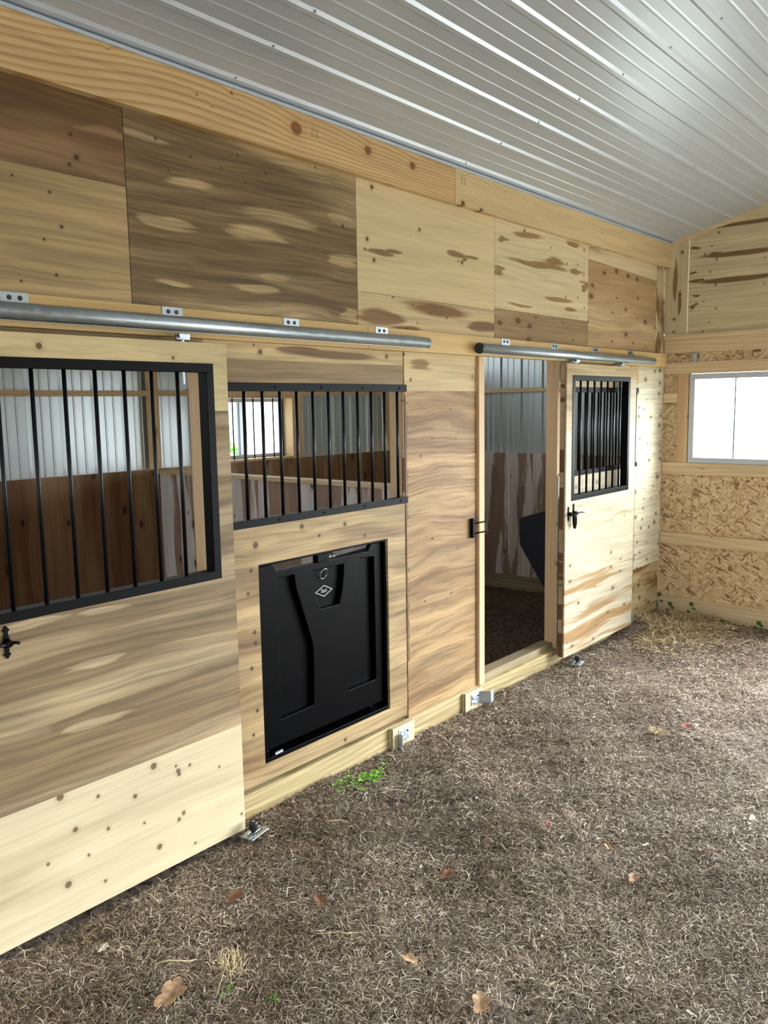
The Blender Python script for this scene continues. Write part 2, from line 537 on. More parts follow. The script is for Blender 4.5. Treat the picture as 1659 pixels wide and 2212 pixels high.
M['door_top'] = wood('ply_door_top', (210, 188, 138), (160, 134, 90), heart=(0.66, 0.10), grain=0.20, warp=0.045, gs=(4.0, 50.0),
                     knots=((1.3505, 2.0224, 0.012), (1.871, 2.0007, 0.007), ))
M['door_mid'] = wood('ply_door_mid', (186, 162, 122), (134, 112, 80), heart=(0.44, 0.12), hs=(0.55, 9.0), grain=0.40, gs=(1.6, 55.0), warp=0.035, lens_soft=0.18,
                     darks=((1.4757, 0.9052, 0.16, 0.034), (1.4817, 0.723, 0.2, 0.04), ),
                     lights=((1.4757, 0.9052, 0.1, 0.017), (1.4715, 0.7071, 0.13, 0.02), (1.507, 1.1015, 0.1, 0.01), (1.2612, 1.1043, 0.12, 0.014), ),
                     knots=())
M['door_low'] = wood('ply_door_low', (214, 198, 160), (178, 160, 124), heart=(0.60, 0.12), grain=0.14, drift=0.08, kcol=(92, 66, 44),
                     knots=((1.7844, 0.5245, 0.011), (1.6919, 0.4552, 0.015), (1.8562, 0.4019, 0.007), (2.001, 0.3421, 0.006), (1.3146, 0.4773, 0.015), (1.6054, 0.3672, 0.01), (1.4562, 0.4255, 0.008), (1.362, 0.3375, 0.011), (1.488, 0.2875, 0.008), (1.6381, 0.2464, 0.006), (1.7936, 0.1969, 0.009), (1.8166, 0.2147, 0.01), (1.6989, 0.1235, 0.013), (1.8645, 0.0662, 0.006), (1.4059, 0.2214, 0.007), (1.2549, 0.2555, 0.007), (1.3224, 0.1473, 0.014), (1.4639, 0.0935, 0.007), (2.1065, 0.0923, 0.007), (1.8008, 0.3969, 0.011), (1.8043, 0.3822, 0.01), (1.7912, 0.4195, 0.006), ))
M['door2_top'] = wood('ply_door2_top', (214, 192, 146), (150, 124, 82), heart=(0.64, 0.10), grain=0.24, warp=0.05,
                      lights=((5.85, 2.03, .06, .015),))
M['door2_low'] = wood('ply_door2_low', (218, 206, 176), (180, 156, 114), heart=(0.66, 0.08), hs=(0.9, 7.0), grain=0.20, warp=0.05,
                      kn=1, ks=(3.6, 5.5), kr=0.065, kdens=0.55, kcol=(128, 104, 74))
M['door2_bot'] = wood('ply_door2_bot', (214, 202, 172), (172, 138, 94), heart=(0.52, 0.08), hs=(0.8, 12.0), grain=0.28, warp=0.05,
                      kn=1, ks=(3.6, 6.5), kr=0.075, kdens=0.6, kcol=(110, 82, 54))
M['edge'] = wood('ply_edge', (186, 158, 120), (112, 78, 52), uv='xz', heart=(0.5, 0.02), hs=(0.1, 9.0), grain=0.15, warp=0.0)
M['edge_thin'] = plain('ply_edge_line', (104, 76, 48), 0.7)
M['lumber'] = wood('lumber_pine_x', (222, 192, 144), (196, 158, 108), heart=(0.55, 0.15), grain=0.10, rings=0.30, rf=34, warp=0.01,
                   kn=1, ks=(1.6, 9.0), kr=0.05, kdens=0.35, kcol=(110, 76, 44))
M['lumber_v'] = wood('lumber_pine_z', (224, 194, 150), (200, 160, 116), uv='zx', heart=(0.55, 0.15), grain=0.10, rings=0.25, rf=30, warp=0.008,
                     kn=1, ks=(2.0, 9.0), kr=0.05, kdens=0.35, kcol=(120, 84, 52))
M['lumber_vy'] = wood('lumber_pine_zy', (222, 188, 146), (204, 164, 122), uv='zy', heart=(0.55, 0.15), grain=0.08, rings=0.22, rf=30, warp=0.008,
                      kn=1, ks=(3.0, 22.0), kr=0.09, kdens=0.30, kcol=(140, 100, 66))
M['lumber_y'] = wood('lumber_pine_y', (230, 204, 162), (196, 162, 116), uv='yz', heart=(0.7, 0.15), grain=0.12, rings=0.28, rf=26, warp=0.01,
                     kn=1, ks=(2.2, 9.0), kr=0.055, kdens=0.4, kcol=(120, 84, 50))
M['beam'] = wood('beam_pine_strong_grain', (218, 186, 134), (186, 140, 84), heart=(0.75, 0.15), hs=(0.5, 3.0), grain=0.16, rings=0.66, rf=52, warp=0.008,
                 vy=1.15, kcol=(120, 70, 40), knots=((2.6038, 3.0036, 0.036), (3.0716, 3.0121, 0.026), (3.4108, 3.0109, 0.025), (2.2515, 3.0567, 0.008), (2.0798, 3.0033, 0.004), (2.1512, 2.9791, 0.003), (1.7036, 3.0578, 0.003), ))
M['beam_far'] = wood('beam_pine_soft', (218, 194, 146), (190, 156, 104), heart=(0.7, 0.15), hs=(0.5, 3.0), grain=0.14, rings=0.45, rf=70, warp=0.02,
                     vy=1.3, kcol=(96, 56, 34), knots=((3.8537, 2.9008, 0.022), (4.0355, 2.8937, 0.02), (4.2784, 3.0375, 0.004), (4.5975, 2.9438, 0.004), (4.9743, 2.9477, 0.004), (3.899, 3.0627, 0.003), (5.5516, 2.9833, 0.005), ))
M['track_board'] = wood('track_board_pine', (220, 188, 128), (204, 166, 104), heart=(0.6, 0.15), grain=0.12, rings=0.25, rf=18, warp=0.01,
                        kn=1, ks=(2.0, 12.0), kr=0.05, kdens=0.35, kcol=(110, 76, 44))
M['treated'] = wood('treated_lumber', (196, 176, 128), (150, 130, 86), heart=(0.52, 0.10), hs=(0.6, 10.0), grain=0.28, rings=0.45, rf=30, warp=0.015)
M['treated_gray'] = wood('treated_lumber_gray', (178, 160, 128), (136, 120, 92), heart=(0.5, 0.12), grain=0.3, rings=0.3, rf=30)
M['end_ply'] = wood('ply_end_wall', (220, 202, 158), (124, 98, 62), uv='yz', heart=(0.80, 0.06), grain=0.20, warp=0.02, lens_soft=0.3,
                    darks=((-0.7127, 3.1625, 0.35, 0.016), (-0.5848, 2.9491, 0.33, 0.022), (-0.5574, 2.7522, 0.35, 0.02), (-0.4008, 2.9692, 0.05, 0.012), (-0.205, 3.0306, 0.04, 0.014), (-0.2321, 2.7659, 0.05, 0.016), (-0.2359, 2.6486, 0.035, 0.01), (-0.2113, 2.8338, 0.03, 0.012), (-0.2272, 2.5687, 0.02, 0.03), ),
                    knots=((-0.4133, 3.1234, 0.008), (-0.3628, 3.0276, 0.006), (-0.3103, 2.9701, 0.008), (-0.4025, 2.9192, 0.008), (-0.3551, 2.8282, 0.007), (-0.2985, 2.7732, 0.008), (-0.4022, 2.7225, 0.008), (-0.3116, 2.6013, 0.005), (-0.4086, 2.5382, 0.007), (-0.3613, 2.4332, 0.005), (-0.3121, 2.3636, 0.006), (-0.7673, 2.8878, 0.005), (-0.7685, 2.6946, 0.005), ))
M['end_ply_strip'] = wood('ply_end_strip', (216, 198, 154), (138, 112, 72), uv='zy', heart=(0.80, 0.06), grain=0.18,
                          darks=((2.7753, -0.0737, 0.14, 0.02), (2.6043, -0.1171, 0.06, 0.016), ), knots=((3.0077, -0.1277, 0.012), (2.6745, -0.1188, 0.01), (2.4775, -0.0748, 0.011), (2.3763, -0.0739, 0.009), ))
M['osb'] = osb_material('oriented_strand_board')
M['stall_ply'] = wood('stall_ply_vertical', (200, 170, 132), (142, 108, 76), uv='zx', heart=(0.48, 0.07), hs=(0.5, 4.5), grain=0.26, warp=0.04,
                      kn=1, ks=(3.0, 6.0), kr=0.09, kdens=0.45, kcol=(74, 48, 30))
M['stall_ply_dark'] = wood('stall_ply_vertical_dark', (170, 132, 96), (128, 92, 62), uv='zx', heart=(0.5, 0.12), hs=(0.5, 4.5), grain=0.26, warp=0.03,
                           kn=1, ks=(3.0, 6.0), kr=0.10, kdens=0.5, kcol=(54, 34, 22))
M['stall_ply_y'] = wood('stall_ply_vertical_y', (236, 226, 218), (166, 138, 120), uv='zy', heart=(0.50, 0.03), hs=(0.9, 7.5), grain=0.2, warp=0.05,
                        kn=1, ks=(3.0, 6.0), kr=0.09, kdens=0.4, kcol=(84, 56, 38))
M['black_metal'] = plain('black_powder_coat', (9, 9, 9), 0.5, 0.0, 0.08, 0.15, 60)
M['bar_metal'] = plain('black_bar_gloss', (11, 11, 14), 0.34, 0.0, 0.2)
M['black_plastic'] = plain('black_plastic', (2, 2, 3), 0.40, 0.0, 0.06, 0.2, 30, 0.03)
M['blue_plastic'] = plain('blue_black_plastic', (15, 21, 32), 0.4, 0.0, 0.35, 0.1, 25)
M['galv'] = galvanised('galvanised_steel')
M['zinc'] = galvanised('zinc_plated', (186, 196, 204), 0.42)
M['chrome'] = plain('chrome', (215, 215, 215), 0.15, 1.0)
M['dark_hole'] = plain('black_screw_head', (20, 20, 22), 0.5)
M['rubber'] = plain('black_rubber', (26, 28, 30), 0.5)
M['mull'] = plain('shaded_vinyl_mullion', (112, 118, 136), 0.5)
M['vinyl'] = plain('grey_white_vinyl', (186, 190, 198), 0.45)
M['badge'] = plain('silver_badge_ink', (176, 178, 176), 0.5)
M['ink'] = plain('faded_stamp_ink', (96, 84, 74), 0.8)
M['ink_soft'] = plain('soft_stamp_ink', (132, 112, 78), 0.8)


def liner(name, c, rough, metal):
    n = NT(name)
    p = n.pos()
    f = n.noise(p['v'], 0.9, 2.0)
    col = n.mix(f, lin([x * 0.99 for x in c]), lin([min(255, x * 1.01) for x in c]))
    n.t.links.new(col, n.bsdf.inputs['Base Color'])
    n.bsdf.inputs['Metallic'].default_value = metal
    n.bsdf.inputs['Roughness'].default_value = rough
    n.bsdf.inputs['Specular IOR Level'].default_value = 0.45
    n.bump(n.noise(p['v'], 5.0, 2.0), 0.05, 0.02)
    return n.m


M['ceiling'] = liner('ceiling_liner_steel', (186, 196, 206), 0.30, 0.35)
M['siding'] = liner('stall_siding_steel', (172, 181, 182), 0.30, 0.45)


def glass_material():
    n = NT('window_glass')
    n.t.nodes.remove(n.bsdf)
    tr = n.t.nodes.new('ShaderNodeBsdfTransparent')
    gl = n.t.nodes.new('ShaderNodeBsdfGlossy')
    gl.inputs['Roughness'].default_value = 0.02
    tr.inputs['Color'].default_value = (0.94, 0.97, 0.96, 1)
    mx = n.t.nodes.new('ShaderNodeMixShader')
    mx.inputs[0].default_value = 0.05
    n.t.links.new(tr.outputs[0], mx.inputs[1])
    n.t.links.new(gl.outputs[0], mx.inputs[2])
    n.t.links.new(mx.outputs[0], n.out.inputs['Surface'])
    return n.m


M['glass'] = glass_material()


def ground_material():
    n = NT('thatch_soil')
    p = n.pos()
    a = n.noise(p['v'], 1.3, 4.0, 0.6)
    b = n.noise(p['v'], 34.0, 5.0, 0.7)
    c = n.noise(n.vec('MULTIPLY', p['v'], (1, 1, 0)), 130.0, 4.0, 0.7)
    col = n.mix(n.smooth(a, 0.35, 0.65), lin((126, 113, 100)), lin((150, 136, 122)))
    col = n.mix(n.smooth(b, 0.35, 0.62), lin((68, 58, 49)), col)
    col = n.mix(n.smooth(c, 0.55, 0.72, 0.0, 0.6), col, lin((156, 138, 112)))
    n.t.links.new(col, n.bsdf.inputs['Base Color'])
    n.bsdf.inputs['Roughness'].default_value = 0.95
    n.bsdf.inputs['Specular IOR Level'].default_value = 0.1
    n.bump(n.math('ADD', b, c), 0.9, 0.02)
    return n.m


M['ground'] = ground_material()
M['meadow'] = plain('pale_gravel_yard', (150, 148, 140), 0.9, 0, 0.1, 0.08, 6.0)


def blade_material(name):
    n = NT(name)
    at = n.t.nodes.new('ShaderNodeAttribute')
    at.attribute_name = 'tint'
    n.t.links.new(at.outputs['Color'], n.bsdf.inputs['Base Color'])
    n.bsdf.inputs['Roughness'].default_value = 0.7
    n.bsdf.inputs['Specular IOR Level'].default_value = 0.3
    return n.m


M['blade'] = blade_material('dry_grass_blades')

# ================================================================ SETTING
XE = 6.832      # face of the end wall framing
YB = 2.33       # face of the rear wainscot
SLOPE = 0.25
Z0 = 3.088


# ---- floor
def ground_z(x, y):
    n = 0.006 * math.sin(3.1 * x + 1.7 * y) + 0.005 * math.sin(7.3 * x - 5.1 * y + 1.0) + 0.004 * math.sin(15.0 * x + 11.0 * y)
    n += 0.003 * math.sin(31 * x + 3) * math.sin(29 * y)
    z = -0.012 + n
    z += 0.05 * math.exp(-(((x - 6.25) / 0.22) ** 2 + ((y + 0.12) / 0.16) ** 2))
    z += 0.035 * math.exp(-(((x - 6.45) / 0.35) ** 2 + ((y + 0.45) / 0.3) ** 2))
    z += 0.05 * math.exp(-(((x - 5.6) / 0.9) ** 2 + ((y - 1.2) / 0.9) ** 2))
    return z


def make_floor():
    x0, x1, y0, y1 = -2.2, 6.95, -6.2, 2.45
    nx, ny = 366, 346
    xs = np.linspace(x0, x1, nx)
    ys = np.linspace(y0, y1, ny)
    verts = []
    for y in ys:
        for x in xs:
            verts.append((x, y, ground_z(x, y) + R.uniform(-0.0035, 0.0035)))
    faces = []
    for j in range(ny - 1):
        for i in range(nx - 1):
            k = j * nx + i
            faces.append((k, k + 1, k + nx + 1, k + nx))
    me = bpy.data.meshes.new('floor')
    me.from_pydata(verts, [], faces)
    me.materials.append(M['ground'])
    for pl in me.polygons:
        pl.use_smooth = True
    o = bpy.data.objects.new('floor', me)
    COL.objects.link(o)
    struct(o, 'brown earth floor of the barn under matted dead grass', 'floor')


make_floor()
o = boxobj('trim_1', (-40, 60, -45, 45, -0.25, -0.06), M['meadow'])
struct(o, 'pale gravel yard outside around the barn', 'ground')


# ---- liner panel profile: distance along (0..L) -> offset towards viewer
def rib_profile(length, pitch, start, major=0.019, minor=0.005):
    pts = []
    t = start
    while t < length + pitch:
        for (a, h) in ((-0.022, 0), (-0.009, major), (0.009, major), (0.022, 0),
                       (0.074, 0), (0.079, minor), (0.085, minor), (0.090, 0),
                       (0.139, 0), (0.144, minor), (0.150, minor), (0.155, 0)):
            q = t + a
            if 0 <= q <= length:
                pts.append((q, h))
        t += pitch
    if not pts or pts[0][0] > 1e-6:
        pts.insert(0, (0.0, 0.0))
    if pts[-1][0] < length - 1e-6:
        pts.append((length, 0.0))
    return pts


def ribbed_sheet(name, mat, origin, du, dv, dn, lu, lv, start, parent=None, pitch=0.2286, major=0.019, minor=0.005):
    """profile runs along du (length lu), ribs run along dv (length lv), bulge towards dn"""
    bm = bmesh.new()
    origin, du, dv, dn = Vector(origin), Vector(du), Vector(dv), Vector(dn)
    prof = rib_profile(lu, pitch, start, major, minor)
    prev = None
    for (q, h) in prof:
        p = origin + du * q + dn * h
        a, b = bm.verts.new(p), bm.verts.new(p + dv * lv)
        if prev:
            bm.faces.new((prev[0], a, b, prev[1]))
        prev = (a, b)
    o = link(name, bm, mat, parent)
    sd = o.modifiers.new('thickness', 'SOLIDIFY')
    sd.thickness = 0.001
    md = o.modifiers.new('bevel', 'BEVEL')
    md.width = 0.004
    md.segments = 2
    md.limit_method = 'ANGLE'
    md.angle_limit = 0.25
    return o


# ---- ceiling over the aisle (rises away from the stall wall), liner ribs along x
cl = empty('ceiling', (2.4, -1.5, Z0 + 0.375))
struct(cl, 'grey white ribbed steel liner ceiling sloping up from the stall wall', 'ceiling')
k = 1 / math.sqrt(1 + SLOPE ** 2)
dslope = (0, -k, SLOPE * k)
nrm = (0, -SLOPE * k, -k)
joints = (-2.2, 2.225, 7.0)
for i in range(2):
    xa, xb = joints[i], joints[i + 1]
    ribbed_sheet('liner_panel', M['ceiling'], (xa - (0.012 if i else 0), 0.03, Z0 - 0.0075 + (0.0015 if i else 0)), dslope, (1, 0, 0), nrm,
                 3.1, xb - xa, 0.095, cl, major=0.0095, minor=0.0022)
dslope2 = (0, -k, -SLOPE * k)
nrm2 = (0, SLOPE * k, -k)
yr = 0.03 - 3.1 * k
zr = Z0 - 0.0075 + 3.1 * SLOPE * k
ribbed_sheet('liner_panel', M['ceiling'], (-2.2, yr, zr), dslope2, (1, 0, 0), nrm2, 3.2, 9.2, 0.095, cl, major=0.0095)
bm = bmesh.new()
for sx in (2.245, 3.83, 5.37):
    for j in range(12):
        y = -0.075 - j * 0.2225
        z = Z0 - 0.0075 + SLOPE * (0.03 - y) - 0.002
        tube(bm, [(sx, y, z), (sx, y - 0.0015, z - 0.006)], 0.006, 6)
link('screw', bm, M['galv'], cl)['kind'] = 'stuff'
bm = bmesh.new()
quadbox(bm, -2.2, 7.0, -0.052, 0.0, Z0 - 0.016, Z0 - 0.004)
link('edge_trim', bm, M['ceiling'], cl)

# ---- ceiling over the stalls
o = ribbed_sheet('ceiling_stalls', M['siding'], (-2.2, 0.03, 3.06), (0, 0.9766, -0.2151), (1, 0, 0), (0, -0.2151, -0.9766), 2.55, 9.2, 0.1)
o.name = 'ceiling'
struct(o, 'steel liner ceiling over the stalls behind the wall', 'ceiling')

# ---- stall front wall
wall = empty('wall_left', (2.4, 0.006, 0))
struct(wall, 'plywood stall front wall with pale and brown veneer sheets', 'wall')
T = 0.012


def panel(name, x0, x1, z0, z1, mat, y=0.0, parent=wall):
    return boxobj(name, (x0, x1, y, y + T, z0, z1), mat, parent)


panel('plywood_sheet', -2.2, 0.553, 2.19, 2.90, M['ply_p1'])
panel('plywood_sheet', 0.557, 1.772, 2.615, 2.90, M['ply_p0_top'])
panel('plywood_sheet', 0.557, 1.772, 2.19, 2.6148, M['ply_p0_bot'])
panel('plywood_sheet', 1.776, 3.020, 2.19, 2.90, M['ply_p1'])
panel('plywood_sheet', 3.024, 4.231, 2.362, 2.90, M['ply_p2'])
panel('plywood_sheet', 3.024, 4.231, 2.19, 2.360, M['ply_p2b'])
panel('plywood_sheet', 4.235, 5.437, 2.375, 2.90, M['ply_p3'])
panel('plywood_sheet', 4.235, 5.437, 2.19, 2.373, M['ply_p3b'])
bm = bmesh.new()
prism(bm, [(5.441, 2.805), (6.638, 2.775), (6.638, 2.90), (5.441, 2.90)], 'y', 0, T)
link('plywood_sheet', bm, M['ply_p4t'], wall)
bm = bmesh.new()
prism(bm, [(5.441, 2.19), (6.638, 2.19), (6.638, 2.7745), (5.441, 2.8045)], 'y', 0, T)
link('plywood_sheet', bm, M['ply_p4'], wall)
panel('plywood_sheet', 6.645, 6.835, 2.19, 2.90, M['ply_strip'], 0.006)
# left of and above the first stall opening
panel('plywood_sheet', -2.2, 0.80, 0.12, 2.19, M['ply_mid'])
panel('plywood_sheet', 0.80, 2.088, 2.02, 2.19, M['ply_band'])
# first grille bay
panel('plywood_sheet', 2.088, 3.362, 2.015, 2.19, M['ply_over_grille'])
panel('plywood_sheet', 2.088, 3.362, 1.902, 2.0148, M['ply_band'])


def ring_sheet(name, x0, x1, z0, z1, hx0, hx1, hz0, hz1, mat):
    bm = bmesh.new()
    quadbox(bm, x0, hx0, 0, T, z0, z1)
    quadbox(bm, hx1, x1, 0, T, z0, z1)
    quadbox(bm, hx0, hx1, 0, T, z0, hz0)
    quadbox(bm, hx0, hx1, 0, T, hz1, z1)
    return link(name, bm, mat, wall)


ring_sheet('plywood_sheet', 2.088, 3.362, 0.122, 1.312, 2.335, 3.217, 0.204, 1.124, M['ply_feed'])
panel('plywood_sheet', 3.372, 4.040, 1.885, 2.19, M['ply_mid_top'])
panel('plywood_sheet', 3.372, 4.040, 0.104, 1.8848, M['ply_mid'])
panel('plywood_sheet', 4.040, 5.036, 2.100, 2.19, M['ply_mid_top'])
# second grille bay
panel('plywood_sheet', 5.036, 6.300, 1.902, 2.19, M['ply_p4t'])
ring_sheet('plywood_sheet', 5.036, 6.300, 0.104, 1.312, 5.265, 6.147, 0.204, 1.124, M['door2_low'])
panel('plywood_sheet', 6.306, 6.826, 0.45, 2.19, M['ply_right'])
panel('plywood_sheet', 6.306, 6.826, 0.104, 0.4495, M['ply_right_low'])
# batten behind the open seam between sheets
boxobj('seam_batten', (3.362, 3.372, 0.004, 0.016, 0.104, 2.19), M['edge'], wall)


def trim(i, dims, mat, label, bevel=0.002):
    o = boxobj('trim_%d' % i, dims, mat, None, bevel)
    struct(o, label, 'trim')
    return o


trim(2, (-2.2, 3.779, -0.04, 0.0, 2.890, 3.074), M['beam'], 'near header board of yellow pine with big round knots under the ceiling')
trim(3, (3.783, 6.832, -0.04, 0.0, 2.892, 3.076), M['beam_far'], 'far header board of paler pine under the ceiling')
trim(4, (-2.2, 3.05, -0.038, 0.0, 2.086, 2.196), M['track_board'], 'near length of the pale pine board behind the track rails')
trim(5, (3.052, 6.79, -0.038, 0.0, 2.086, 2.196), M['track_board'], 'far length of the pale pine board behind the track rails')
trim(6, (0.80, 4.04, -0.008, 0.030, -0.03, 0.104), M['treated'], 'greenish treated base board under the feed door')
trim(7, (4.04, 5.034, -0.008, 0.030, -0.03, 0.094), M['treated'], 'treated base board across the open stall doorway')
trim(8, (5.036, 6.80, -0.008, 0.030, -0.03, 0.104), M['treated'], 'base board behind the far sliding door')
trim(9, (4.098, 5.034, 0.031, 0.118, 0.03, 0.135), M['treated_gray'], 'grey sill plank in the open stall doorway')
trim(10, (4.040, 4.096, -0.020, 0.0, 0.106, 2.085), M['lumber_v'], 'pale pine strip on the near side of the open doorway')
trim(11, (5.036, 5.074, 0.0125, 0.098, 0.10, 2.19), M['lumber_vy'], 'pinkish pine stud on the far side of the open doorway')
trim(12, (3.365, 3.452, 0.0125, 0.10, 0.02, 3.0), M['lumber_vy'], 'pine stud behind the right end of the near grille')
trim(13, (2.092, 2.18, 0.014, 0.116, 0.03, 3.0), M['lumber_vy'], 'pine stud seen through the near door grille')
trim(14, (4.045, 4.094, 0.0125, 0.10, 0.10, 3.0), M['lumber_v'], 'hidden stud behind the pale door strip')
trim(15, (6.30, 6.34, 0.0125, 0.10, 0.02, 3.0), M['lumber_vy'], 'stud behind the right end of the far grille')
trim(16, (4.30, 4.55, 0.14, 0.23, -0.02, 0.07), M['lumber'], 'short offcut of pale board behind the doorway sill')
trim(28, (6.16, 6.30, -0.012, 0.0, 1.95, 2.085), M['lumber_v'], 'pale board end above the far grille')
trim(29, (0.80, 0.84, 0.0, 0.10, 0.1, 2.05), M['lumber_vy'], 'left jamb of the near stall doorway')

boxobj('corner_light_plug', (6.837, 6.8695, 0.0125, 0.08, -0.02, 3.10), M['lumber_v'], wall)  # added behind the corner to stop daylight leaking through
boxobj('corner_light_plug', (6.8442, 6.93, 0.0, 0.012, 2.365, 3.10), M['lumber_v'], wall)
# torn brown edge on the mid sheet: thin ragged strip of missing veneer
bm = bmesh.new()
rr = random.Random(3)
z = 0.42
pts = []
while z < 1.86:
    pts.append((3.3725 + 0.004 + abs(rr.gauss(0, 0.006)) + (0.018 if rr.random() < 0.06 else 0) + 0.006 * math.sin(z * 3) ** 2, z))
    z += rr.uniform(0.006, 0.02)
poly = [(3.3722, 0.42)] + pts + [(3.3722, 1.86)]
prism(bm, poly, 'y', -0.0006, 0.0)
link('torn_edge', bm, M['edge_thin'], wall)

# ---- end wall: framing, OSB and upper plywood, with window and doorway
ew = empty('wall_right', (XE, -2.5, 0))
struct(ew, 'end wall of strand board with pine girts and plywood above', 'wall')
XO = 6.870
WY0, WY1, WZ0, WZ1 = -1.18, -0.218, 1.296, 2.030
DY0, DY1, DZ = -4.9, -1.55, 2.85
bm = bmesh.new()
for (y0, y1, z0, z1) in ((WY1, 0.012, -0.03, 2.36), (WY0, WY1, -0.03, WZ0), (WY0, WY1, WZ1, 2.36), (DY1, WY0, -0.03, 2.36),
                         (-6.2, DY0, -0.03, 2.36)):
    quadbox(bm, XO, XO + 0.012, y0, y1, z0, z1)
link('strand_board', bm, M['osb'], ew)
boxobj('board_seam', (XO - 0.0008, XO, -0.256, -0.254, 0.14, 1.2), M['edge_thin'], ew)


def roofz(y):
    return Z0 - 0.010 + SLOPE * (0.03 - y) if y > yr else zr - SLOPE * (yr - y)


bm = bmesh.new()
prism(bm, [(-0.183, 2.352), (0.0, 2.352), (0.0, roofz(0.0)), (-0.183, roofz(-0.183))], 'x', XE - 0.001, XE + 0.011)
link('plywood_strip', bm, M['end_ply_strip'], ew)
bm = bmesh.new()
prism(bm, [(-6.2, 2.352), (-0.185, 2.352), (-0.185, roofz(-0.185)), (yr, zr), (-6.2, roofz(-6.2))], 'x', XE + 0.002, XE + 0.014)
link('plywood_sheet', bm, M['end_ply'], ew)
# sloping cleat under the ceiling
bm = bmesh.new()
prism(bm, [(0.0, roofz(0) - 0.03), (0.0, roofz(0) + 0.004), (yr, zr + 0.004), (yr, zr - 0.03)], 'x', XE - 0.012, XE + 0.0)
link('cleat', bm, M['lumber_y'], ew)


def girt(y0, y1, z0, z1, x0=XE, x1=XO, name='girt', mat='lumber_y'):
    return boxobj(name, (x0, x1, y0, y1, z0, z1), M[mat], ew, 0.002)


girt(-6.2, 0.0, 2.312, 2.350, XE - 0.022, XO, 'ledge_board')
girt(-6.2, 0.0, 2.200, 2.3115, XE, XO, 'girt')
girt(-1.54, 0.0, 2.033, 2.123)
girt(-0.122, 0.0, 1.796, 1.874)
girt(-0.212, -0.124, 1.2975, 2.0325, XE, XO, 'stud', 'lumber_vy')
girt(-1.27, -1.185, 1.2975, 2.0325, XE, XO, 'stud', 'lumber_vy')
girt(-1.54, 0.0, 1.197, 1.2965)
girt(-1.54, 0.0, 0.603, 0.698)
girt(-1.54, 0.0, -0.02, 0.140, XE - 0.002, XO, 'base_girt')
girt(-1.64, -1.55, -0.02, 2.199, XE - 0.03, XO, 'stud', 'lumber_vy')
girt(-4.99, -4.90, -0.02, 2.70, XE - 0.03, XO, 'stud', 'lumber_vy')
girt(-4.9, -1.55, 2.36, 2.44, XE - 0.03, XO)

# ---- end window
win = empty('window_1', (XE + 0.01, (WY0 + WY1) / 2, WZ0))
struct(win, 'white framed slider window in the end wall, blown out by daylight', 'window')


def window_parts(root, axis, a0, a1, z0, z1, c0, c1, mull, fw=0.045):
    def B(bm, u0, u1, w0, w1, q0, q1):
        if axis == 'y':
            quadbox(bm, w0, w1, u0, u1, q0, q1)
        else:
            quadbox(bm, u0, u1, w0, w1, q0, q1)
    bm = bmesh.new()
    B(bm, a0, a1, c0, c1, z0, z0 + fw)
    B(bm, a0, a1, c0, c1, z1 - fw, z1)
    B(bm, a0, a0 + fw, c0, c1, z0 + fw, z1 - fw)
    B(bm, a1 - fw, a1, c0, c1, z0 + fw, z1 - fw)
    link('frame', bm, M['vinyl'], root, 0.003)
    bm = bmesh.new()
    B(bm, mull - 0.005, mull + 0.005, c0 + 0.03, c1 - 0.01, z0 + fw, z1 - fw)
    link('mullion', bm, M['mull'], root)
    bm = bmesh.new()
    cm = (c0 + c1) / 2
    B(bm, a0 + fw, a1 - fw, cm + 0.015, cm + 0.018, z0 + fw, z1 - fw)
    link('pane', bm, M['glass'], root)


window_parts(win, 'y', WY0, WY1, WZ0 + 0.002, WZ1 - 0.002, XE + 0.004, XE + 0.07, -0.575)

# ---- outer skin of the end wall where the stalls are, and rear walls
pw = empty('wall_middle', (3.45, 1.2, 0))
struct(pw, 'low plywood partition between the two stalls with a pale cap board', 'wall')
boxobj('plywood_sheet', (3.440, 3.452, 0.1005, YB, -0.02, 1.352), M['stall_ply_y'], pw)
boxobj('plywood_sheet', (3.49, 3.502, 0.1005, YB, -0.02, 1.352), M['stall_ply_y'], pw)
boxobj('cap_board', (3.425, 3.515, 0.101, YB - 0.001, 1.3525, 1.378), M['lumber_y'], pw, 0.002)

bw = empty('wall_back', (3.0, YB + 0.06, 0))
struct(bw, 'rear stall wall of grey steel siding above brown plywood wainscot', 'wall')
xs = [-2.2, -0.5, 0.72, 1.94, 3.44, 4.40, 5.62, 6.868]
for i in range(7):
    m = M['stall_ply_dark'] if i in (3, 6, 1) else M['stall_ply']
    if i == 3:
        m = M['stall_ply_dark']
    boxobj('wainscot_sheet', (xs[i] + 0.001, xs[i + 1] - 0.001, YB, YB + T, 0.10, 1.385), m, bw)
boxobj('base_plank', (-2.2, 6.868, YB, YB + 0.03, -0.03, 0.10), M['treated_gray'], bw)
BWX = ((0.15, 1.30), (3.93, 4.785))  # first opening is an unseen window added to light the near stall
BZ0, BZ1 = 1.405, 1.885
spans = [(-2.2, 0.15), (1.30, 3.93), (4.785, 6.93)]
for (a, b) in spans:
    ribbed_sheet('siding_panel', M['siding'], (a, 2.425, 1.30), (1, 0, 0), (0, 0, 1), (0, -1, 0), b - a, 0.83,
                 0.11, bw, minor=0.004)  # stops below the ceiling, leaving an added gap for sky light
for (a, b) in BWX:
    ribbed_sheet('siding_panel', M['siding'], (a, 2.425, BZ1), (1, 0, 0), (0, 0, 1), (0, -1, 0), b - a, 2.13 - BZ1, 0.11, bw)
    boxobj('siding_low', (a, b, 2.41, 2.425, 1.30, BZ0), M['siding'], bw)
boxobj('top_plate', (-2.2, 6.868, 2.352, 2.42, 2.131, 2.17), M['lumber'], bw)
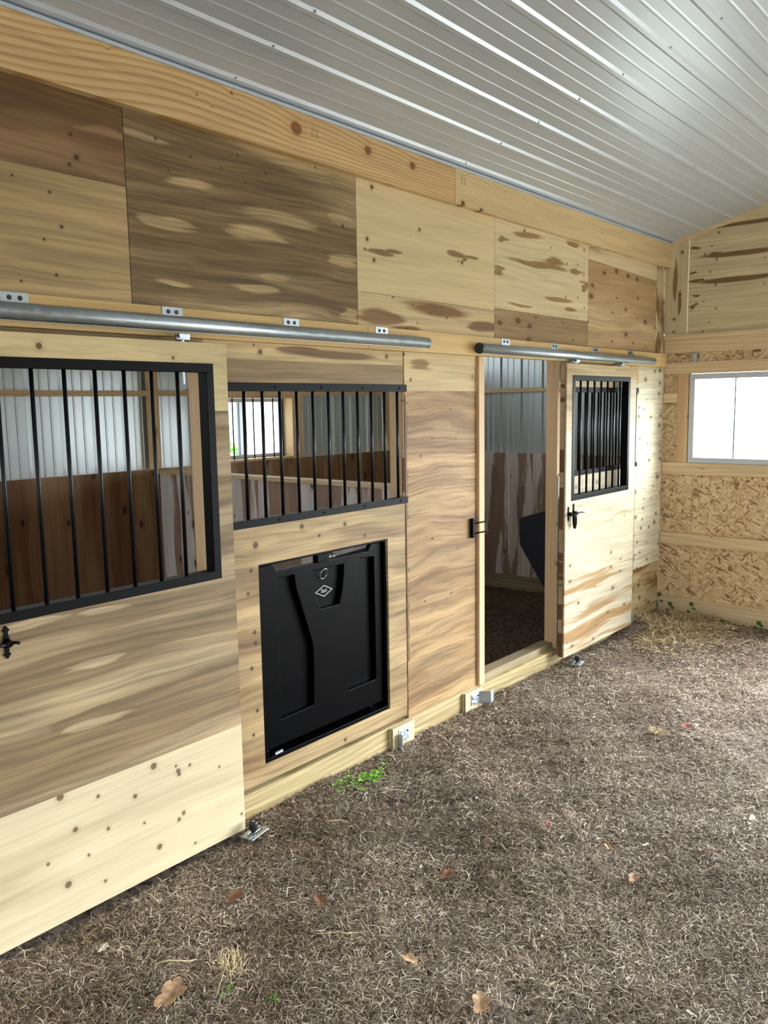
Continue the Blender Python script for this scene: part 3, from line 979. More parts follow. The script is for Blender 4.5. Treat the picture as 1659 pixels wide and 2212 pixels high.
for (a, b) in ((-2.2, 3.40), (3.475, 6.868)):
    boxobj('girt', (a, b, 2.352, 2.390, 1.905, 1.942), M['lumber'], bw, 0.002)
boxobj('post', (3.402, 3.473, 2.345, 2.40, 1.386, 2.68), M['lumber_v'], bw, 0.002)
boxobj('post', (6.03, 6.12, 2.345, 2.40, 1.386, 2.68), M['lumber_v'], bw, 0.002)
for i, (a, b) in enumerate(BWX):
    bm = bmesh.new()
    quadbox(bm, a - 0.10, a, 2.335, 2.375, 1.386, 1.904)
    quadbox(bm, b, b + 0.10, 2.335, 2.375, 1.386, 1.904)
    quadbox(bm, a - 0.10, b + 0.10, 2.335, 2.351, 1.905, 1.96)
    link('window_casing', bm, M['lumber_v'], bw)
    bm = bmesh.new()
    quadbox(bm, a, a + 0.018, 2.335, 2.47, BZ0 - 0.018, BZ1 + 0.018)
    quadbox(bm, b - 0.018, b, 2.335, 2.47, BZ0 - 0.018, BZ1 + 0.018)
    quadbox(bm, a + 0.018, b - 0.018, 2.335, 2.47, BZ1, BZ1 + 0.018)
    quadbox(bm, a - 0.02, b + 0.02, 2.325, 2.47, BZ0 - 0.018, BZ0)
    link('window_reveal', bm, M['lumber_v'], bw)
    w = empty('window_%d' % (i + 2), ((a + b) / 2, 2.45, BZ0))
    struct(w, 'slider window in the rear wall, %s stall, green bushes outside' % ('added out of view to light the near' if i == 0 else 'far'), 'window')
    window_parts(w, 'x', a + 0.019, b - 0.019, BZ0 + 0.001, BZ1 - 0.001, 2.44, 2.50, (a + b) / 2 - 0.05, 0.028)
    bm = bmesh.new()
    quadbox(bm, (a + b) / 2 - 0.05, (a + b) / 2 - 0.018, 2.43, 2.50, BZ0 + 0.03, BZ1 - 0.03)
    link('sash_stile', bm, M['vinyl'], w)

sw = empty('wall_stall_end', (6.9, 1.2, 0))
sw.name = 'wall_far'
struct(sw, 'far stall side wall of ribbed siding over knotty plywood wainscot', 'wall')
ribbed_sheet('siding_panel', M['siding'], (6.925, 0.013, 1.2), (0, 1, 0), (0, 0, 1), (-1, 0, 0), 2.45, 1.85, 0.05, sw, minor=0.004)
for i, (a, b) in enumerate(((0.014, 1.53), (1.532, 2.329))):
    boxobj('wainscot_sheet', (6.870, 6.882, a, b, 0.13, 1.335), M['stall_ply_y'], sw)
boxobj('base_plank', (6.875, 6.905, 0.014, 2.329, -0.03, 0.13), M['treated_gray'], sw)
boxobj('girt', (6.872, 6.905, 0.014, 2.329, 1.918, 1.955), M['lumber_y'], sw, 0.002)

o = empty('wall_light_block', (0, -6.1, 0))
struct(o, 'unseen board wall added on part of the open side to limit daylight', 'wall')
boxobj('boards', (-2.2, 3.6, -6.10, -6.07, -0.05, 2.0), M['lumber'], o)  # unseen boards added to cut frontal light on the stall wall
boxobj('boards', (-2.2, 6.95, -6.10, -6.07, 2.0, 2.76), M['lumber'], o)
# remaining shell out of frame: near end wall, posts of the open side
o = empty('wall_near', (-2.2, 1.0, 0))
ribbed_sheet('siding_panel', M['siding'], (-2.2, -2.2, -0.05), (0, 1, 0), (0, 0, 1), (1, 0, 0), 2.6, 3.7, 0.1, o)
ribbed_sheet('siding_panel', M['siding'], (-2.2, 2.1, -0.05), (0, 1, 0), (0, 0, 1), (1, 0, 0), 0.35, 3.7, 0.1, o)
ribbed_sheet('siding_panel', M['siding'], (-2.2, 0.4, 2.15), (0, 1, 0), (0, 0, 1), (1, 0, 0), 1.7, 1.5, 0.1, o)  # left open below: unseen doorway added to light the stall partition
struct(o, 'siding on the near end of the barn behind the camera', 'wall')
for i, px in enumerate((-2.1, 2.2, 6.8)):
    o = boxobj('trim_%d' % (17 + i), (px - 0.07, px + 0.07, -6.15, -6.0, -0.05, 3.0), M['lumber_v'])
    struct(o, 'square timber post on the open side of the barn', 'trim')
o = boxobj('trim_20', (-2.2, 6.95, -6.2, -5.98, 2.75, 3.02), M['lumber'])
struct(o, 'timber beam over the open side of the barn', 'trim')


# ================================================================ THINGS
# ---- fixed bar grilles
def grille(x0, x1, label):
    t = empty('bar_grille', ((x0 + x1) / 2, 0, 1.295), label, 'grille', 'fixed steel bar grilles in the stall wall')
    for (z0, z1, nm) in ((1.880, 1.917, 'top_rail'), (1.295, 1.329, 'bottom_rail')):
        bm = bmesh.new()
        quadbox(bm, x0, x1, -0.006, -0.0005, z0, z1)
        zz = z0 + 0.001 if nm == 'top_rail' else z1 - 0.005
        quadbox(bm, x0 + 0.03, x1 - 0.03, -0.0005, 0.03, zz, zz + 0.004)
        o = link(nm, bm, M['black_metal'], t, 0.0012)
        bm = bmesh.new()
        n = 5
        for i in range(n):
            xx = x0 + 0.06 + (x1 - x0 - 0.12) * i / (n - 1)
            tube(bm, [(xx, -0.006, (z0 + z1) / 2), (xx, -0.010, (z0 + z1) / 2)], [0.006, 0.004], 10)
        s = link('screw_head', bm, M['black_metal'], o)
        s['kind'] = 'stuff'
    x = x1 - 0.063
    while x > x0 + 0.03:
        bm = bmesh.new()
        tube(bm, [(x, 0.010, 1.327), (x, 0.010, 1.882)], 0.0075, 10)
        link('bar', bm, M['bar_metal'], t)
        x -= 0.1025
    return t


grille(2.12, 3.385, 'wide black bar grille fixed above the black feed door')
grille(5.07, 6.325, 'black bar grille fixed in the wall behind the far sliding door')


# ---- feed doors
def curve_plate(name, outer, holes, y0, y1, mat, parent, bev=0.004):
    cu = bpy.data.curves.new(name, 'CURVE')
    cu.dimensions = '2D'
    cu.fill_mode = 'BOTH'
    cu.extrude = (y1 - y0) / 2 - bev
    cu.bevel_depth = bev
    cu.bevel_resolution = 2
    for loop in [outer] + holes:
        sp = cu.splines.new('POLY')
        sp.points.add(len(loop) - 1)
        for i, q in enumerate(loop):
            sp.points[i].co = (q[0], q[1], 0, 1)
        sp.use_cyclic_u = True
    tmp = bpy.data.objects.new('tmp', cu)
    COL.objects.link(tmp)
    dg = bpy.context.evaluated_depsgraph_get()
    me = bpy.data.meshes.new_from_object(tmp.evaluated_get(dg))
    bpy.data.objects.remove(tmp)
    # 2D (x,z) plane -> stand it up: local z becomes -y
    me.transform(Matrix(((1, 0, 0, 0), (0, 0, -1, (y0 + y1) / 2), (0, 1, 0, 0), (0, 0, 0, 1))))
    me.name = name
    me.materials.clear()
    me.materials.append(mat)
    for p in me.polygons:
        p.use_smooth = False
    o = bpy.data.objects.new(name, me)
    COL.objects.link(o)
    o.parent = parent
    o.matrix_parent_inverse = Matrix.Translation(-root_loc(parent))
    return o


def bez(pts, n=6):
    out = []
    for i in range(len(pts) - 1):
        p0 = pts[max(i - 1, 0)]; p1 = pts[i]; p2 = pts[i + 1]; p3 = pts[min(i + 2, len(pts) - 1)]
        for t in range(n):
            s = t / n
            out.append(tuple(0.5 * ((2 * p1[k]) + (-p0[k] + p2[k]) * s + (2 * p0[k] - 5 * p1[k] + 4 * p2[k] - p3[k]) * s * s + (-p0[k] + 3 * p1[k] - 3 * p2[k] + p3[k]) * s ** 3) for k in (0, 1)))
    out.append(pts[-1])
    return out


def text_mesh(name, body, size, mat, parent, matrix, ext=0.0004, sx=1.0):
    cu = bpy.data.curves.new(name, 'FONT')
    cu.body = body
    cu.size = size
    cu.align_x = 'CENTER'
    cu.align_y = 'CENTER'
    cu.extrude = ext
    tmp = bpy.data.objects.new('tmp', cu)
    COL.objects.link(tmp)
    dg = bpy.context.evaluated_depsgraph_get()
    me = bpy.data.meshes.new_from_object(tmp.evaluated_get(dg))
    bpy.data.objects.remove(tmp)
    me.transform(matrix @ Matrix.Diagonal((sx, 1, 1, 1)))
    me.materials.clear()
    me.materials.append(mat)
    o = bpy.data.objects.new(name, me)
    COL.objects.link(o)
    if parent is not None:
        o.parent = parent
        o.matrix_parent_inverse = Matrix.Translation(-root_loc(parent))
    return o


FACE_Y = Matrix(((1, 0, 0, 0), (0, 0, -1, 0), (0, 1, 0, 0), (0, 0, 0, 1)))


def feed_door(dx, label):
    t = empty('feed_door', (2.776 + dx, 0.04, 0.21), label, 'feed door', 'black plastic feed doors in the stall wall')
    X = lambda q: [(a + dx, b) for a, b in q]
    # frame
    bm = bmesh.new()
    quadbox(bm, 2.3355 + dx, 2.350 + dx, 0.004, 0.085, 0.2045, 1.1235)
    quadbox(bm, 3.203 + dx, 3.2165 + dx, 0.014, 0.085, 0.2045, 1.1235)
    quadbox(bm, 2.350 + dx, 3.203 + dx, 0.006, 0.085, 1.112, 1.1235)
    quadbox(bm, 2.350 + dx, 3.203 + dx, 0.004, 0.085, 0.2045, 0.222)
    link('frame', bm, M['black_plastic'], t, 0.002)
    outer = [(2.356, 0.250), (3.198, 0.250), (3.198, 1.090), (3.190, 1.100), (3.120, 1.100), (3.108, 1.090), (3.100, 1.068), (2.470, 1.068),
             (2.462, 1.074), (2.452, 1.094), (2.442, 1.100), (2.366, 1.100), (2.356, 1.090)]
    left = [(2.464, 0.366), (2.684, 0.372)] + bez([(2.690, 0.50), (2.689, 0.661), (2.663, 0.754), (2.615, 0.898), (2.590, 0.97), (2.580, 1.040)]) + [(2.471, 1.041)]
    right = [(3.146, 0.377), (3.144, 1.041), (3.028, 1.047)] + bez([(3.026, 0.98), (3.010, 0.911), (2.975, 0.787), (2.945, 0.70), (2.930, 0.615), (2.919, 0.50), (2.921, 0.375)])
    mid = [(2.743, 0.836), (2.879, 0.834)] + bez([(2.900, 0.90), (2.914, 0.98), (2.918, 1.037)]) + [(2.691, 1.040)] + bez([(2.693, 0.98), (2.706, 0.91), (2.725, 0.87)])
    curve_plate('door_face', X(outer), [X(left), X(right), X(mid)], 0.030, 0.056, M['black_plastic'], t)
    boxobj('recess_panel', (2.45 + dx, 3.16 + dx, 0.0565, 0.064, 0.35, 1.055), M['black_plastic'], t)
    # latch at the top centre
    bm = bmesh.new()
    quadbox(bm, 2.722 + dx, 2.80 + dx, 0.020, 0.055, 1.0685, 1.109)
    quadbox(bm, 2.74 + dx, 2.835 + dx, 0.026, 0.058, 1.098, 1.1118)
    l = link('latch', bm, M['black_plastic'], t, 0.003)
    bm = bmesh.new()
    tube(bm, [(2.79 + dx, 0.026, 1.086), (2.835 + dx, 0.028, 1.086)], 0.0035, 10)
    tube(bm, [(2.84 + dx, 0.03, 1.078), (2.84 + dx, 0.03, 1.094)], 0.007, 10)
    o = link('latch_bolt', bm, M['chrome'], l)
    o['label'] = 'chrome latch bolt'
    bm = bmesh.new()
    ring = [(2.785 + dx + 0.024 * math.cos(a), 0.045 - 0.010 * math.sin(a), 1.004 + 0.026 * math.sin(a)) for a in [2 * math.pi * i / 28 for i in range(29)]]
    tube(bm, ring, 0.0022, 8, False)
    o = link('pull_ring', bm, M['chrome'], t)
    o['label'] = 'chrome pull ring'
    # badge
    cx, cz, hw, hh, wv = 2.795 + dx, 0.916, 0.061, 0.029, 0.008
    b = empty_part = None
    bm = bmesh.new()
    P = [(cx - hw, cz), (cx, cz - hh), (cx + hw, cz), (cx, cz + hh)]
    Q = [(cx - hw + wv, cz), (cx, cz - hh + wv * 0.5), (cx + hw - wv, cz), (cx, cz + hh - wv * 0.5)]
    for i in range(4):
        j = (i + 1) % 4
        prism(bm, [P[i], P[j], Q[j], Q[i]], 'y', 0.0555, 0.0565)
    b = link('badge', bm, M['badge'], t)
    b['label'] = 'silver diamond outline badge'
    text_mesh('lettering', 'Stori', 0.029, M['badge'], b, Matrix.Translation((cx, 0.0560, cz + 0.001)) @ FACE_Y, 0.0004, 0.72)
    # manger behind the door: two side cheeks and sloping back
    for (xa, nm) in ((2.40, 'manger_side'), (3.13, 'manger_side')):
        bm = bmesh.new()
        prism(bm, [(0.066, 0.14), (0.066, 1.085), (0.475, 0.958), (0.485, 0.945), (0.478, 0.745)], 'x', xa + dx, xa + 0.02 + dx)
        link(nm, bm, M['blue_plastic'], t, 0.006)
    bm = bmesh.new()
    prism(bm, [(0.075, 0.15), (0.085, 0.15), (0.478, 0.745), (0.470, 0.75)], 'x', 2.42 + dx, 3.13 + dx)
    link('manger_floor', bm, M['blue_plastic'], t)
    bm = bmesh.new()
    quadbox(bm, 2.42 + dx, 3.13 + dx, 0.466, 0.476, 0.75, 0.90)
    link('manger_back', bm, M['blue_plastic'], t)
    return t


feed_door(0.0, 'black plastic feed door with diamond badge below the near grille')
feed_door(2.93, 'black plastic feed door behind the far sliding door, its manger seen through the doorway')


# ---- sliding doors
def spear(cx, cz, h, w, axis_scale=1.0):
    """pointed strap plate outline"""
    hw = w / 2
    a = [(-0.0, -h), (hw * 1.0, -h * 0.72), (hw * 0.45, -h * 0.60), (hw * 0.65, -h * 0.3), (hw * 1.05, 0),
         (hw * 0.65, h * 0.3), (hw * 0.45, h * 0.60), (hw * 1.0, h * 0.72), (0, h)]
    b = [(-x, z) for x, z in reversed(a[1:-1])]
    return [(cx + x * axis_scale, cz + z) for x, z in a + b]


def sliding_door(x0, x1, z0, z1, gx0, gx1, gz0, gz1, first_bar, pitch, nb, mats, zsplit, label, latch_x, latch_kind, hangers):
    yf, yb = -0.100, -0.052
    t = empty('sliding_door', ((x0 + x1) / 2, (yf + yb) / 2, z0), label, 'stall door', 'sliding stall doors')
    bm = bmesh.new()
    zs = [z0] + list(zsplit) + [z1]
    fx0, fx1, fz0, fz1 = gx0 + 0.004, gx1 - 0.004, gz0 + 0.004, gz1 - 0.004
    for i in range(len(zs) - 1):
        a, b = zs[i], zs[i + 1]
        mi = i
        # split around the grille hole
        segs = [(a, min(b, fz0)), (max(a, fz0), min(b, fz1)), (max(a, fz1), b)]
        for j, (c, d) in enumerate(segs):
            if d - c <= 1e-5:
                continue
            if j == 1:
                quadbox(bm, x0, fx0, yf, yf + 0.011, c, d, mi)
                quadbox(bm, fx1, x1, yf, yf + 0.011, c, d, mi)
            else:
                quadbox(bm, x0, x1, yf, yf + 0.011, c, d, mi)
    link('front_panel', bm, mats, t)
    bm = bmesh.new()
    for (a, b, c, d) in ((x0 + 0.0008, fx0, z0 + 0.001, z1 - 0.001), (fx1, x1 - 0.0008, z0 + 0.001, z1 - 0.001), (fx0, fx1, z0 + 0.001, fz0), (fx0, fx1, fz1, z1 - 0.001)):
        quadbox(bm, a, b, yf + 0.0165, yb, c, d)
    link('core', bm, M['edge'], t)
    bm = bmesh.new()
    for (a, b, c, d) in ((x0 + 0.0004, fx0, z0 + 0.0005, z1 - 0.0005), (fx1, x1 - 0.0004, z0 + 0.0005, z1 - 0.0005), (fx0, fx1, z0 + 0.0005, fz0), (fx0, fx1, fz1, z1 - 0.0005)):
        quadbox(bm, a, b, yf + 0.011, yf + 0.0165, c, d)
    link('edge_ply', bm, M['edge_thin'], t)
    # bar grille let into the door
    fr = 0.034
    bm = bmesh.new()
    for (a, b, c, d) in ((gx0, gx1, gz0, gz0 + fr), (gx0, gx1, gz1 - fr, gz1), (gx0, gx0 + fr, gz0 + fr, gz1 - fr), (gx1 - fr, gx1, gz0 + fr, gz1 - fr)):
        quadbox(bm, a, b, yf - 0.004, yf - 0.0002, c, d)
    for (a, b, c, d) in ((fx0 + 0.001, gx0 + fr, fz0 + 0.001, fz1 - 0.001), (gx1 - fr, fx1 - 0.001, fz0 + 0.001, fz1 - 0.001),
                         (gx0 + fr, gx1 - fr, fz0 + 0.001, gz0 + fr), (gx0 + fr, gx1 - fr, gz1 - fr, fz1 - 0.001)):
        quadbox(bm, a, b, yf - 0.0002, yb + 0.002, c, d)
    g = link('grille_frame', bm, M['black_metal'], t, 0.001)
    for i in range(nb):
        x = first_bar + i * pitch
        bm = bmesh.new()
        tube(bm, [(x, -0.078, gz0 + fr - 0.002), (x, -0.078, gz1 - fr + 0.002)], 0.0075, 10)
        link('bar', bm, M['bar_metal'], g)
    # trolley hangers up to the track
    for hx in hangers:
        bm = bmesh.new()
        tube(bm, [(hx, -0.078, z1 - 0.10 if hx not in (1.93,) else z1 - 0.16), (hx, -0.078, z1 + 0.030)], 0.005, 10)
        quadbox(bm, hx - 0.024, hx + 0.024, -0.098, -0.094, z1 + 0.012, z1 + 0.030)
        quadbox(bm, hx - 0.024, hx + 0.024, -0.062, -0.058, z1 + 0.012, z1 + 0.030)
        quadbox(bm, hx - 0.024, hx + 0.024, -0.094, -0.062, z1 + 0.026, z1 + 0.030)
        tube(bm, [(hx - 0.03, -0.078, z1 + 0.014), (hx + 0.03, -0.078, z1 + 0.014)], 0.011, 12)
        tube(bm, [(hx, -0.078, z1 + 0.0005), (hx, -0.078, z1 + 0.011)], 0.010, 6)
        o = link('trolley_hanger', bm, M['zinc'], t, 0.001)
        o['label'] = 'zinc plated trolley hanger'
    # latch
    lx, lz = latch_x
    l = bpy.data.objects.new('latch', None)
    bm = bmesh.new()
    if latch_kind == 'side':
        prism(bm, spear(lx, lz, 0.056, 0.026), 'y', yf - 0.006, yf - 0.0002)
        tube(bm, [(lx, yf - 0.005, lz - 0.002), (lx, yf - 0.03, lz - 0.002)], [0.016, 0.011], 12)
    else:
        prism(bm, spear(lx - 0.008, lz, 0.050, 0.022), 'y', yf - 0.006, yf - 0.0002)
        prism(bm, spear(lx + 0.066, lz + 0.012, 0.054, 0.022), 'y', yf - 0.006, yf - 0.0002)
        tube(bm, [(lx - 0.008, yf - 0.005, lz), (lx - 0.008, yf - 0.034, lz)], [0.014, 0.012], 12)
        tube(bm, [(lx + 0.066, yf - 0.005, lz), (lx + 0.066, yf - 0.034, lz)], [0.014, 0.012], 12)
    lt = link('latch', bm, M['black_metal'], t, 0.001)
    bm = bmesh.new()
    if latch_kind == 'side':
        tube(bm, [(lx - 0.09, yf - 0.024, lz - 0.004), (lx + 0.01, yf - 0.024, lz - 0.002)], 0.0055, 10)
        tube(bm, [(lx + 0.004, yf - 0.020, lz), (lx + 0.020, yf - 0.036, lz), (lx + 0.024, yf - 0.042, lz - 0.002)], [0.006, 0.005, 0.006], 10)
    else:
        tube(bm, [(lx - 0.008, yf - 0.030, lz), (lx + 0.075, yf - 0.030, lz + 0.001), (lx + 0.105, yf - 0.040, lz + 0.004), (lx + 0.135, yf - 0.046, lz + 0.002)], [0.0055, 0.0055, 0.005, 0.006], 10)
    link('latch_bolt', bm, M['bar_metal'], lt)
    if latch_kind != 'side':
        bm = bmesh.new()
        out = [(lx + 0.035 + 0.026 * math.sin(a) * (0.75 - 0.25 * math.cos(a)), lz - 0.052 - 0.052 * math.cos(a)) for a in [2 * math.pi * i / 28 for i in range(28)]]
        prism(bm, out, 'y', yf - 0.036, yf - 0.020)
        link('drop_plate', bm, M['black_metal'], lt, 0.005)
        bm = bmesh.new()
        out = [(lx + 0.035 + 0.012 * math.sin(a) * (0.75 - 0.25 * math.cos(a)), yf - 0.038, lz - 0.054 - 0.034 * math.cos(a)) for a in [2 * math.pi * i / 28 for i in range(29)]]
        tube(bm, out, 0.0025, 6, False)
        link('drop_ring', bm, M['bar_metal'], lt)
    return t


sliding_door(0.872, 2.124, 0.018, 2.063, 0.945, 2.053, 1.128, 1.984, 0.984, 0.1145, 9,
             [M['door_low'], M['door_mid'], M['door_top']], (0.485, 1.80),
             'near plywood sliding door with a wide black barred window, lower third pale and knotty', (1.170, 1.067), 'side', (1.93,))
sliding_door(4.955, 6.055, 0.066, 2.066, 5.035, 5.945, 1.146, 1.992, 5.192, 0.1045, 7,
             [M['door2_bot'], M['door2_low'], M['door2_top']], (0.60, 1.62),
             'far plywood sliding door with a smaller barred window and drop latch, slid open', (5.000, 1.062), 'drop', (5.115, 5.832))


# ---- track rails
def track(x0, x1, z, brk, label, cap_left):
    t = empty('track_rail', ((x0 + x1) / 2, -0.078, z), label, 'track rail', 'round galvanised door track rails')
    bm = bmesh.new()
    seg = 28
    r = 0.029
    # round track open at the bottom
    a0, a1 = math.radians(-75), math.radians(255)
    ring = []
    for rad in (r, r - 0.003):
        ring.append([(rad * math.cos(a0 + (a1 - a0) * i / seg), rad * math.sin(a0 + (a1 - a0) * i / seg)) for i in range(seg + 1)])
    loop = ring[0] + list(reversed(ring[1]))
    va = [bm.verts.new((x0, -0.078 + q[0], z + q[1])) for q in loop]
    vb = [bm.verts.new((x1, -0.078 + q[0], z + q[1])) for q in loop]
    n = len(loop)
    for i in range(n):
        f = bm.faces.new((va[i], va[(i + 1) % n], vb[(i + 1) % n], vb[i]))
        f.smooth = i not in (seg, n - 1)
    for i in range(seg):
        bm.faces.new((va[i], va[i + 1], va[n - 2 - i], va[n - 1 - i]))
        bm.faces.new((vb[n - 1 - i], vb[n - 2 - i], vb[i + 1], vb[i]))
    link('rail', bm, M['galv'], t)
    for bx in brk:
        bm = bmesh.new()
        quadbox(bm, bx - 0.047, bx + 0.047, -0.041, -0.0382, z - 0.005, 2.196)
        quadbox(bm, bx - 0.012, bx + 0.047, -0.060, -0.041, z + 0.028, z + 0.031)
        b = link('bracket', bm, M['galv'], t, 0.0008)
        for s in (-0.018, 0.018):
            bm = bmesh.new()
            tube(bm, [(bx + s, -0.041, 2.178), (bx + s, -0.0445, 2.178)], [0.0085, 0.007], 12)
            link('bolt', bm, M['dark_hole'], b)
    if cap_left:
        bm = bmesh.new()
        tube(bm, [(x0 - 0.006, -0.078, z), (x0 + 0.012, -0.078, z)], 0.0305, 20)
        link('end_cap', bm, M['rubber'], t, 0.002)['label'] = 'black end cap'
    return t


track(0.10, 3.470, 2.130, (0.70, 1.31, 1.92, 2.54, 3.15), 'near round steel track rail carrying the near sliding door', False)
track(3.955, 6.415, 2.124, (4.295, 4.892, 5.482, 6.07), 'far round steel track rail with a black end cap', True)


# ---- black U pull at the doorway strip
t = empty('pull_handle', (4.0, -0.01, 1.085), 'black U shaped door catch on the pine strip beside the open doorway', 'door catch')
bm = bmesh.new()
quadbox(bm, 3.966, 3.992, -0.0245, -0.0005, 1.026, 1.142)
link('back_plate', bm, M['black_metal'], t, 0.005)
bm = bmesh.new()
tube(bm, [(3.985, -0.022, 1.112)] + [(4.115 + 0.02 * math.sin(a), -0.028, 1.082 + 0.030 * math.cos(a)) for a in [math.pi * i / 8 for i in range(9)]] + [(3.985, -0.022, 1.052)], 0.0042, 10)
link('loop', bm, M['black_metal'], t)


# ---- bottom catches on base board
def catch_block(x0, x1, label, style):
    t = empty('door_catch', ((x0 + x1) / 2, -0.02, 0.0), label, 'door catch', 'zinc door catches on plywood blocks')
    bm = bmesh.new()
    quadbox(bm, x0, x1, -0.0345, -0.0085, -0.018, 0.100)
    link('plywood_block', bm, M['door_low'], t, 0.001)
    boxobj('edge_ply', (x0 - 0.0005, x0, -0.028, -0.024, -0.018, 0.100), M['edge_thin'], t)
    bm = bmesh.new()
    xa = x0 + 0.045 if style == 'down' else x0 + 0.055
    quadbox(bm, xa, xa + 0.085, -0.038, -0.0347, 0.012, 0.082)
    # pressed ribs
    quadbox(bm, xa + 0.012, xa + 0.072, -0.042, -0.038, 0.066, 0.074)
    quadbox(bm, xa + 0.012, xa + 0.060, -0.042, -0.038, 0.024, 0.031)
    link('plate', bm, M['zinc'], t, 0.0015)
    if style == 'down':
        bm = bmesh.new()
        quadbox(bm, xa - 0.002, xa + 0.022, -0.050, -0.038, -0.028, 0.058)
        quadbox(bm, xa - 0.006, xa - 0.002, -0.066, -0.038, -0.028, 0.066)
        link('hook', bm, M['zinc'], t, 0.001)
    else:
        bm = bmesh.new()
        xc = xa + 0.085
        # channel that stands off the board
        prism(bm, [(xc - 0.002, -0.0347), (xc + 0.045, -0.090), (xc + 0.085, -0.086), (xc + 0.085, -0.082), (xc + 0.047, -0.086), (xc + 0.001, -0.033)], 'z', 0.006, 0.082)
        quadbox(bm, xc + 0.044, xc + 0.048, -0.093, -0.086, 0.010, 0.078)
        link('hook', bm, M['zinc'], t, 0.001)
    for (sx, sz) in ((0.014, 0.056), (0.074, 0.060), (0.030, 0.020)):
        bm = bmesh.new()
        tube(bm, [(xa + sx, -0.038, sz), (xa + sx, -0.0425, sz)], [0.0055, 0.004], 10)
        link('screw', bm, M['dark_hole'], t)
    return t


catch_block(3.195, 3.378, 'zinc catch with a down hook on a plywood block right of the feed door', 'down')
catch_block(3.870, 4.045, 'zinc catch with a stand off lip on a block left of the doorway sill', 'out')
t = empty('door_catch', (6.19, -0.02, 0.0), 'zinc door catch at the foot of the wall beyond the far sliding door', 'door catch')
bm = bmesh.new()
quadbox(bm, 6.12, 6.22, -0.034, -0.0085, 0.0, 0.11)
link('plywood_block', bm, M['door2_low'], t)
bm = bmesh.new()
quadbox(bm, 6.135, 6.20, -0.060, -0.0345, 0.03, 0.12)
link('plate', bm, M['zinc'], t, 0.002)


# ---- floor roller guides
def roller(x, y, z, label, full):
    t = empty('roller_guide', (x, y, z), label, 'roller guide', 'floor guides at the door corners')
    bm = bmesh.new()
    a = math.radians(12)
    def Rr(px, py):
        return (x + px * math.cos(a) - py * math.sin(a), y + px * math.sin(a) + py * math.cos(a))
    for (p0, p1, q0, q1) in ((-0.055, 0.060, -0.034, -0.016), (-0.055, 0.060, 0.016, 0.034), (0.042, 0.060, -0.016, 0.016), (-0.055, -0.02, -0.016, 0.016), (-0.05, 0.055, -0.004, 0.004)):
        prism(bm, [Rr(p0, q0), Rr(p1, q0), Rr(p1, q1), Rr(p0, q1)], 'z', z, z + 0.005)
    link('slotted_plate', bm, M['zinc'], t, 0.001)
    cx, cy = Rr(-0.012, -0.006)
    bm = bmesh.new()
    tube(bm, [(cx, cy, z + 0.005), (cx, cy, z + 0.022)], 0.007, 10)
    link('pin', bm, M['zinc'], t)
    bm = bmesh.new()
    tube(bm, [(cx, cy, z + 0.014), (cx, cy, z + 0.022), (cx, cy, z + 0.030), (cx, cy, z + 0.056), (cx, cy, z + 0.062)], [0.010, 0.012, 0.020, 0.020, 0.016], 20)
    r_ = link('roller', bm, M['rubber'], t, 0.001)
    bm = bmesh.new()
    tube(bm, [(cx, cy, z + 0.0622), (cx, cy, z + 0.0645)], 0.007, 12)
    link('roller_pin_head', bm, M['galv'], r_)
    return t


roller(2.142, -0.135, 0.000, 'black roller on a slotted zinc plate at the corner of the near sliding door', True)
roller(5.075, -0.140, 0.004, 'black roller on a slotted zinc plate under the far sliding door', True)

# ---- zinc hook clip on the end wall
t = empty('wall_hook', (XO, -0.24, 2.16), 'small zinc hook on the strand board above the end window', 'hook')
bm = bmesh.new()
quadbox(bm, XO - 0.012, XO - 0.001, -0.262, -0.228, 2.120, 2.196)
quadbox(bm, XO - 0.020, XO - 0.012, -0.249, -0.242, 2.125, 2.190)
quadbox(bm, XE - 0.02, XO - 0.012, -0.285, -0.205, 2.193, 2.1985)
link('hook_plate', bm, M['zinc'], t, 0.001)


# ---- window guards of the rear windows
for gi, (a, b) in enumerate(BWX):
    t = empty('window_guard', ((a + b) / 2, 2.35, BZ0), 'row of thin black guard bars across the rear window, %s stall' % ('added out of view to light the near' if gi == 0 else 'far'), 'window guard')
    x = b - 0.115
    while x > a + 0.05:
        bm = bmesh.new()
        tube(bm, [(x, 2.352, BZ0 + 0.0005), (x, 2.352, BZ1 - 0.0005)], 0.0052, 8)
        link('bar', bm, M['black_metal'], t)
        x -= 0.105

# ---- white chip on the feed door ledge
bm = bmesh.new()
prism(bm, [(2.405, 0.008), (2.455, 0.012), (2.462, 0.024), (2.412, 0.020)], 'z', 0.2225, 0.229)
tag(link('wood_chip', bm, M['vinyl']), 'small white chip lying on the ledge at the foot of the feed door', 'wood chip')

# ---- stamps on the boards
def stamp(body, size, m, mat, label, parent=None, sx=1.0):
    o = text_mesh('ink_stamp', body, size, mat, parent, m, 0.0002, sx)
    return o


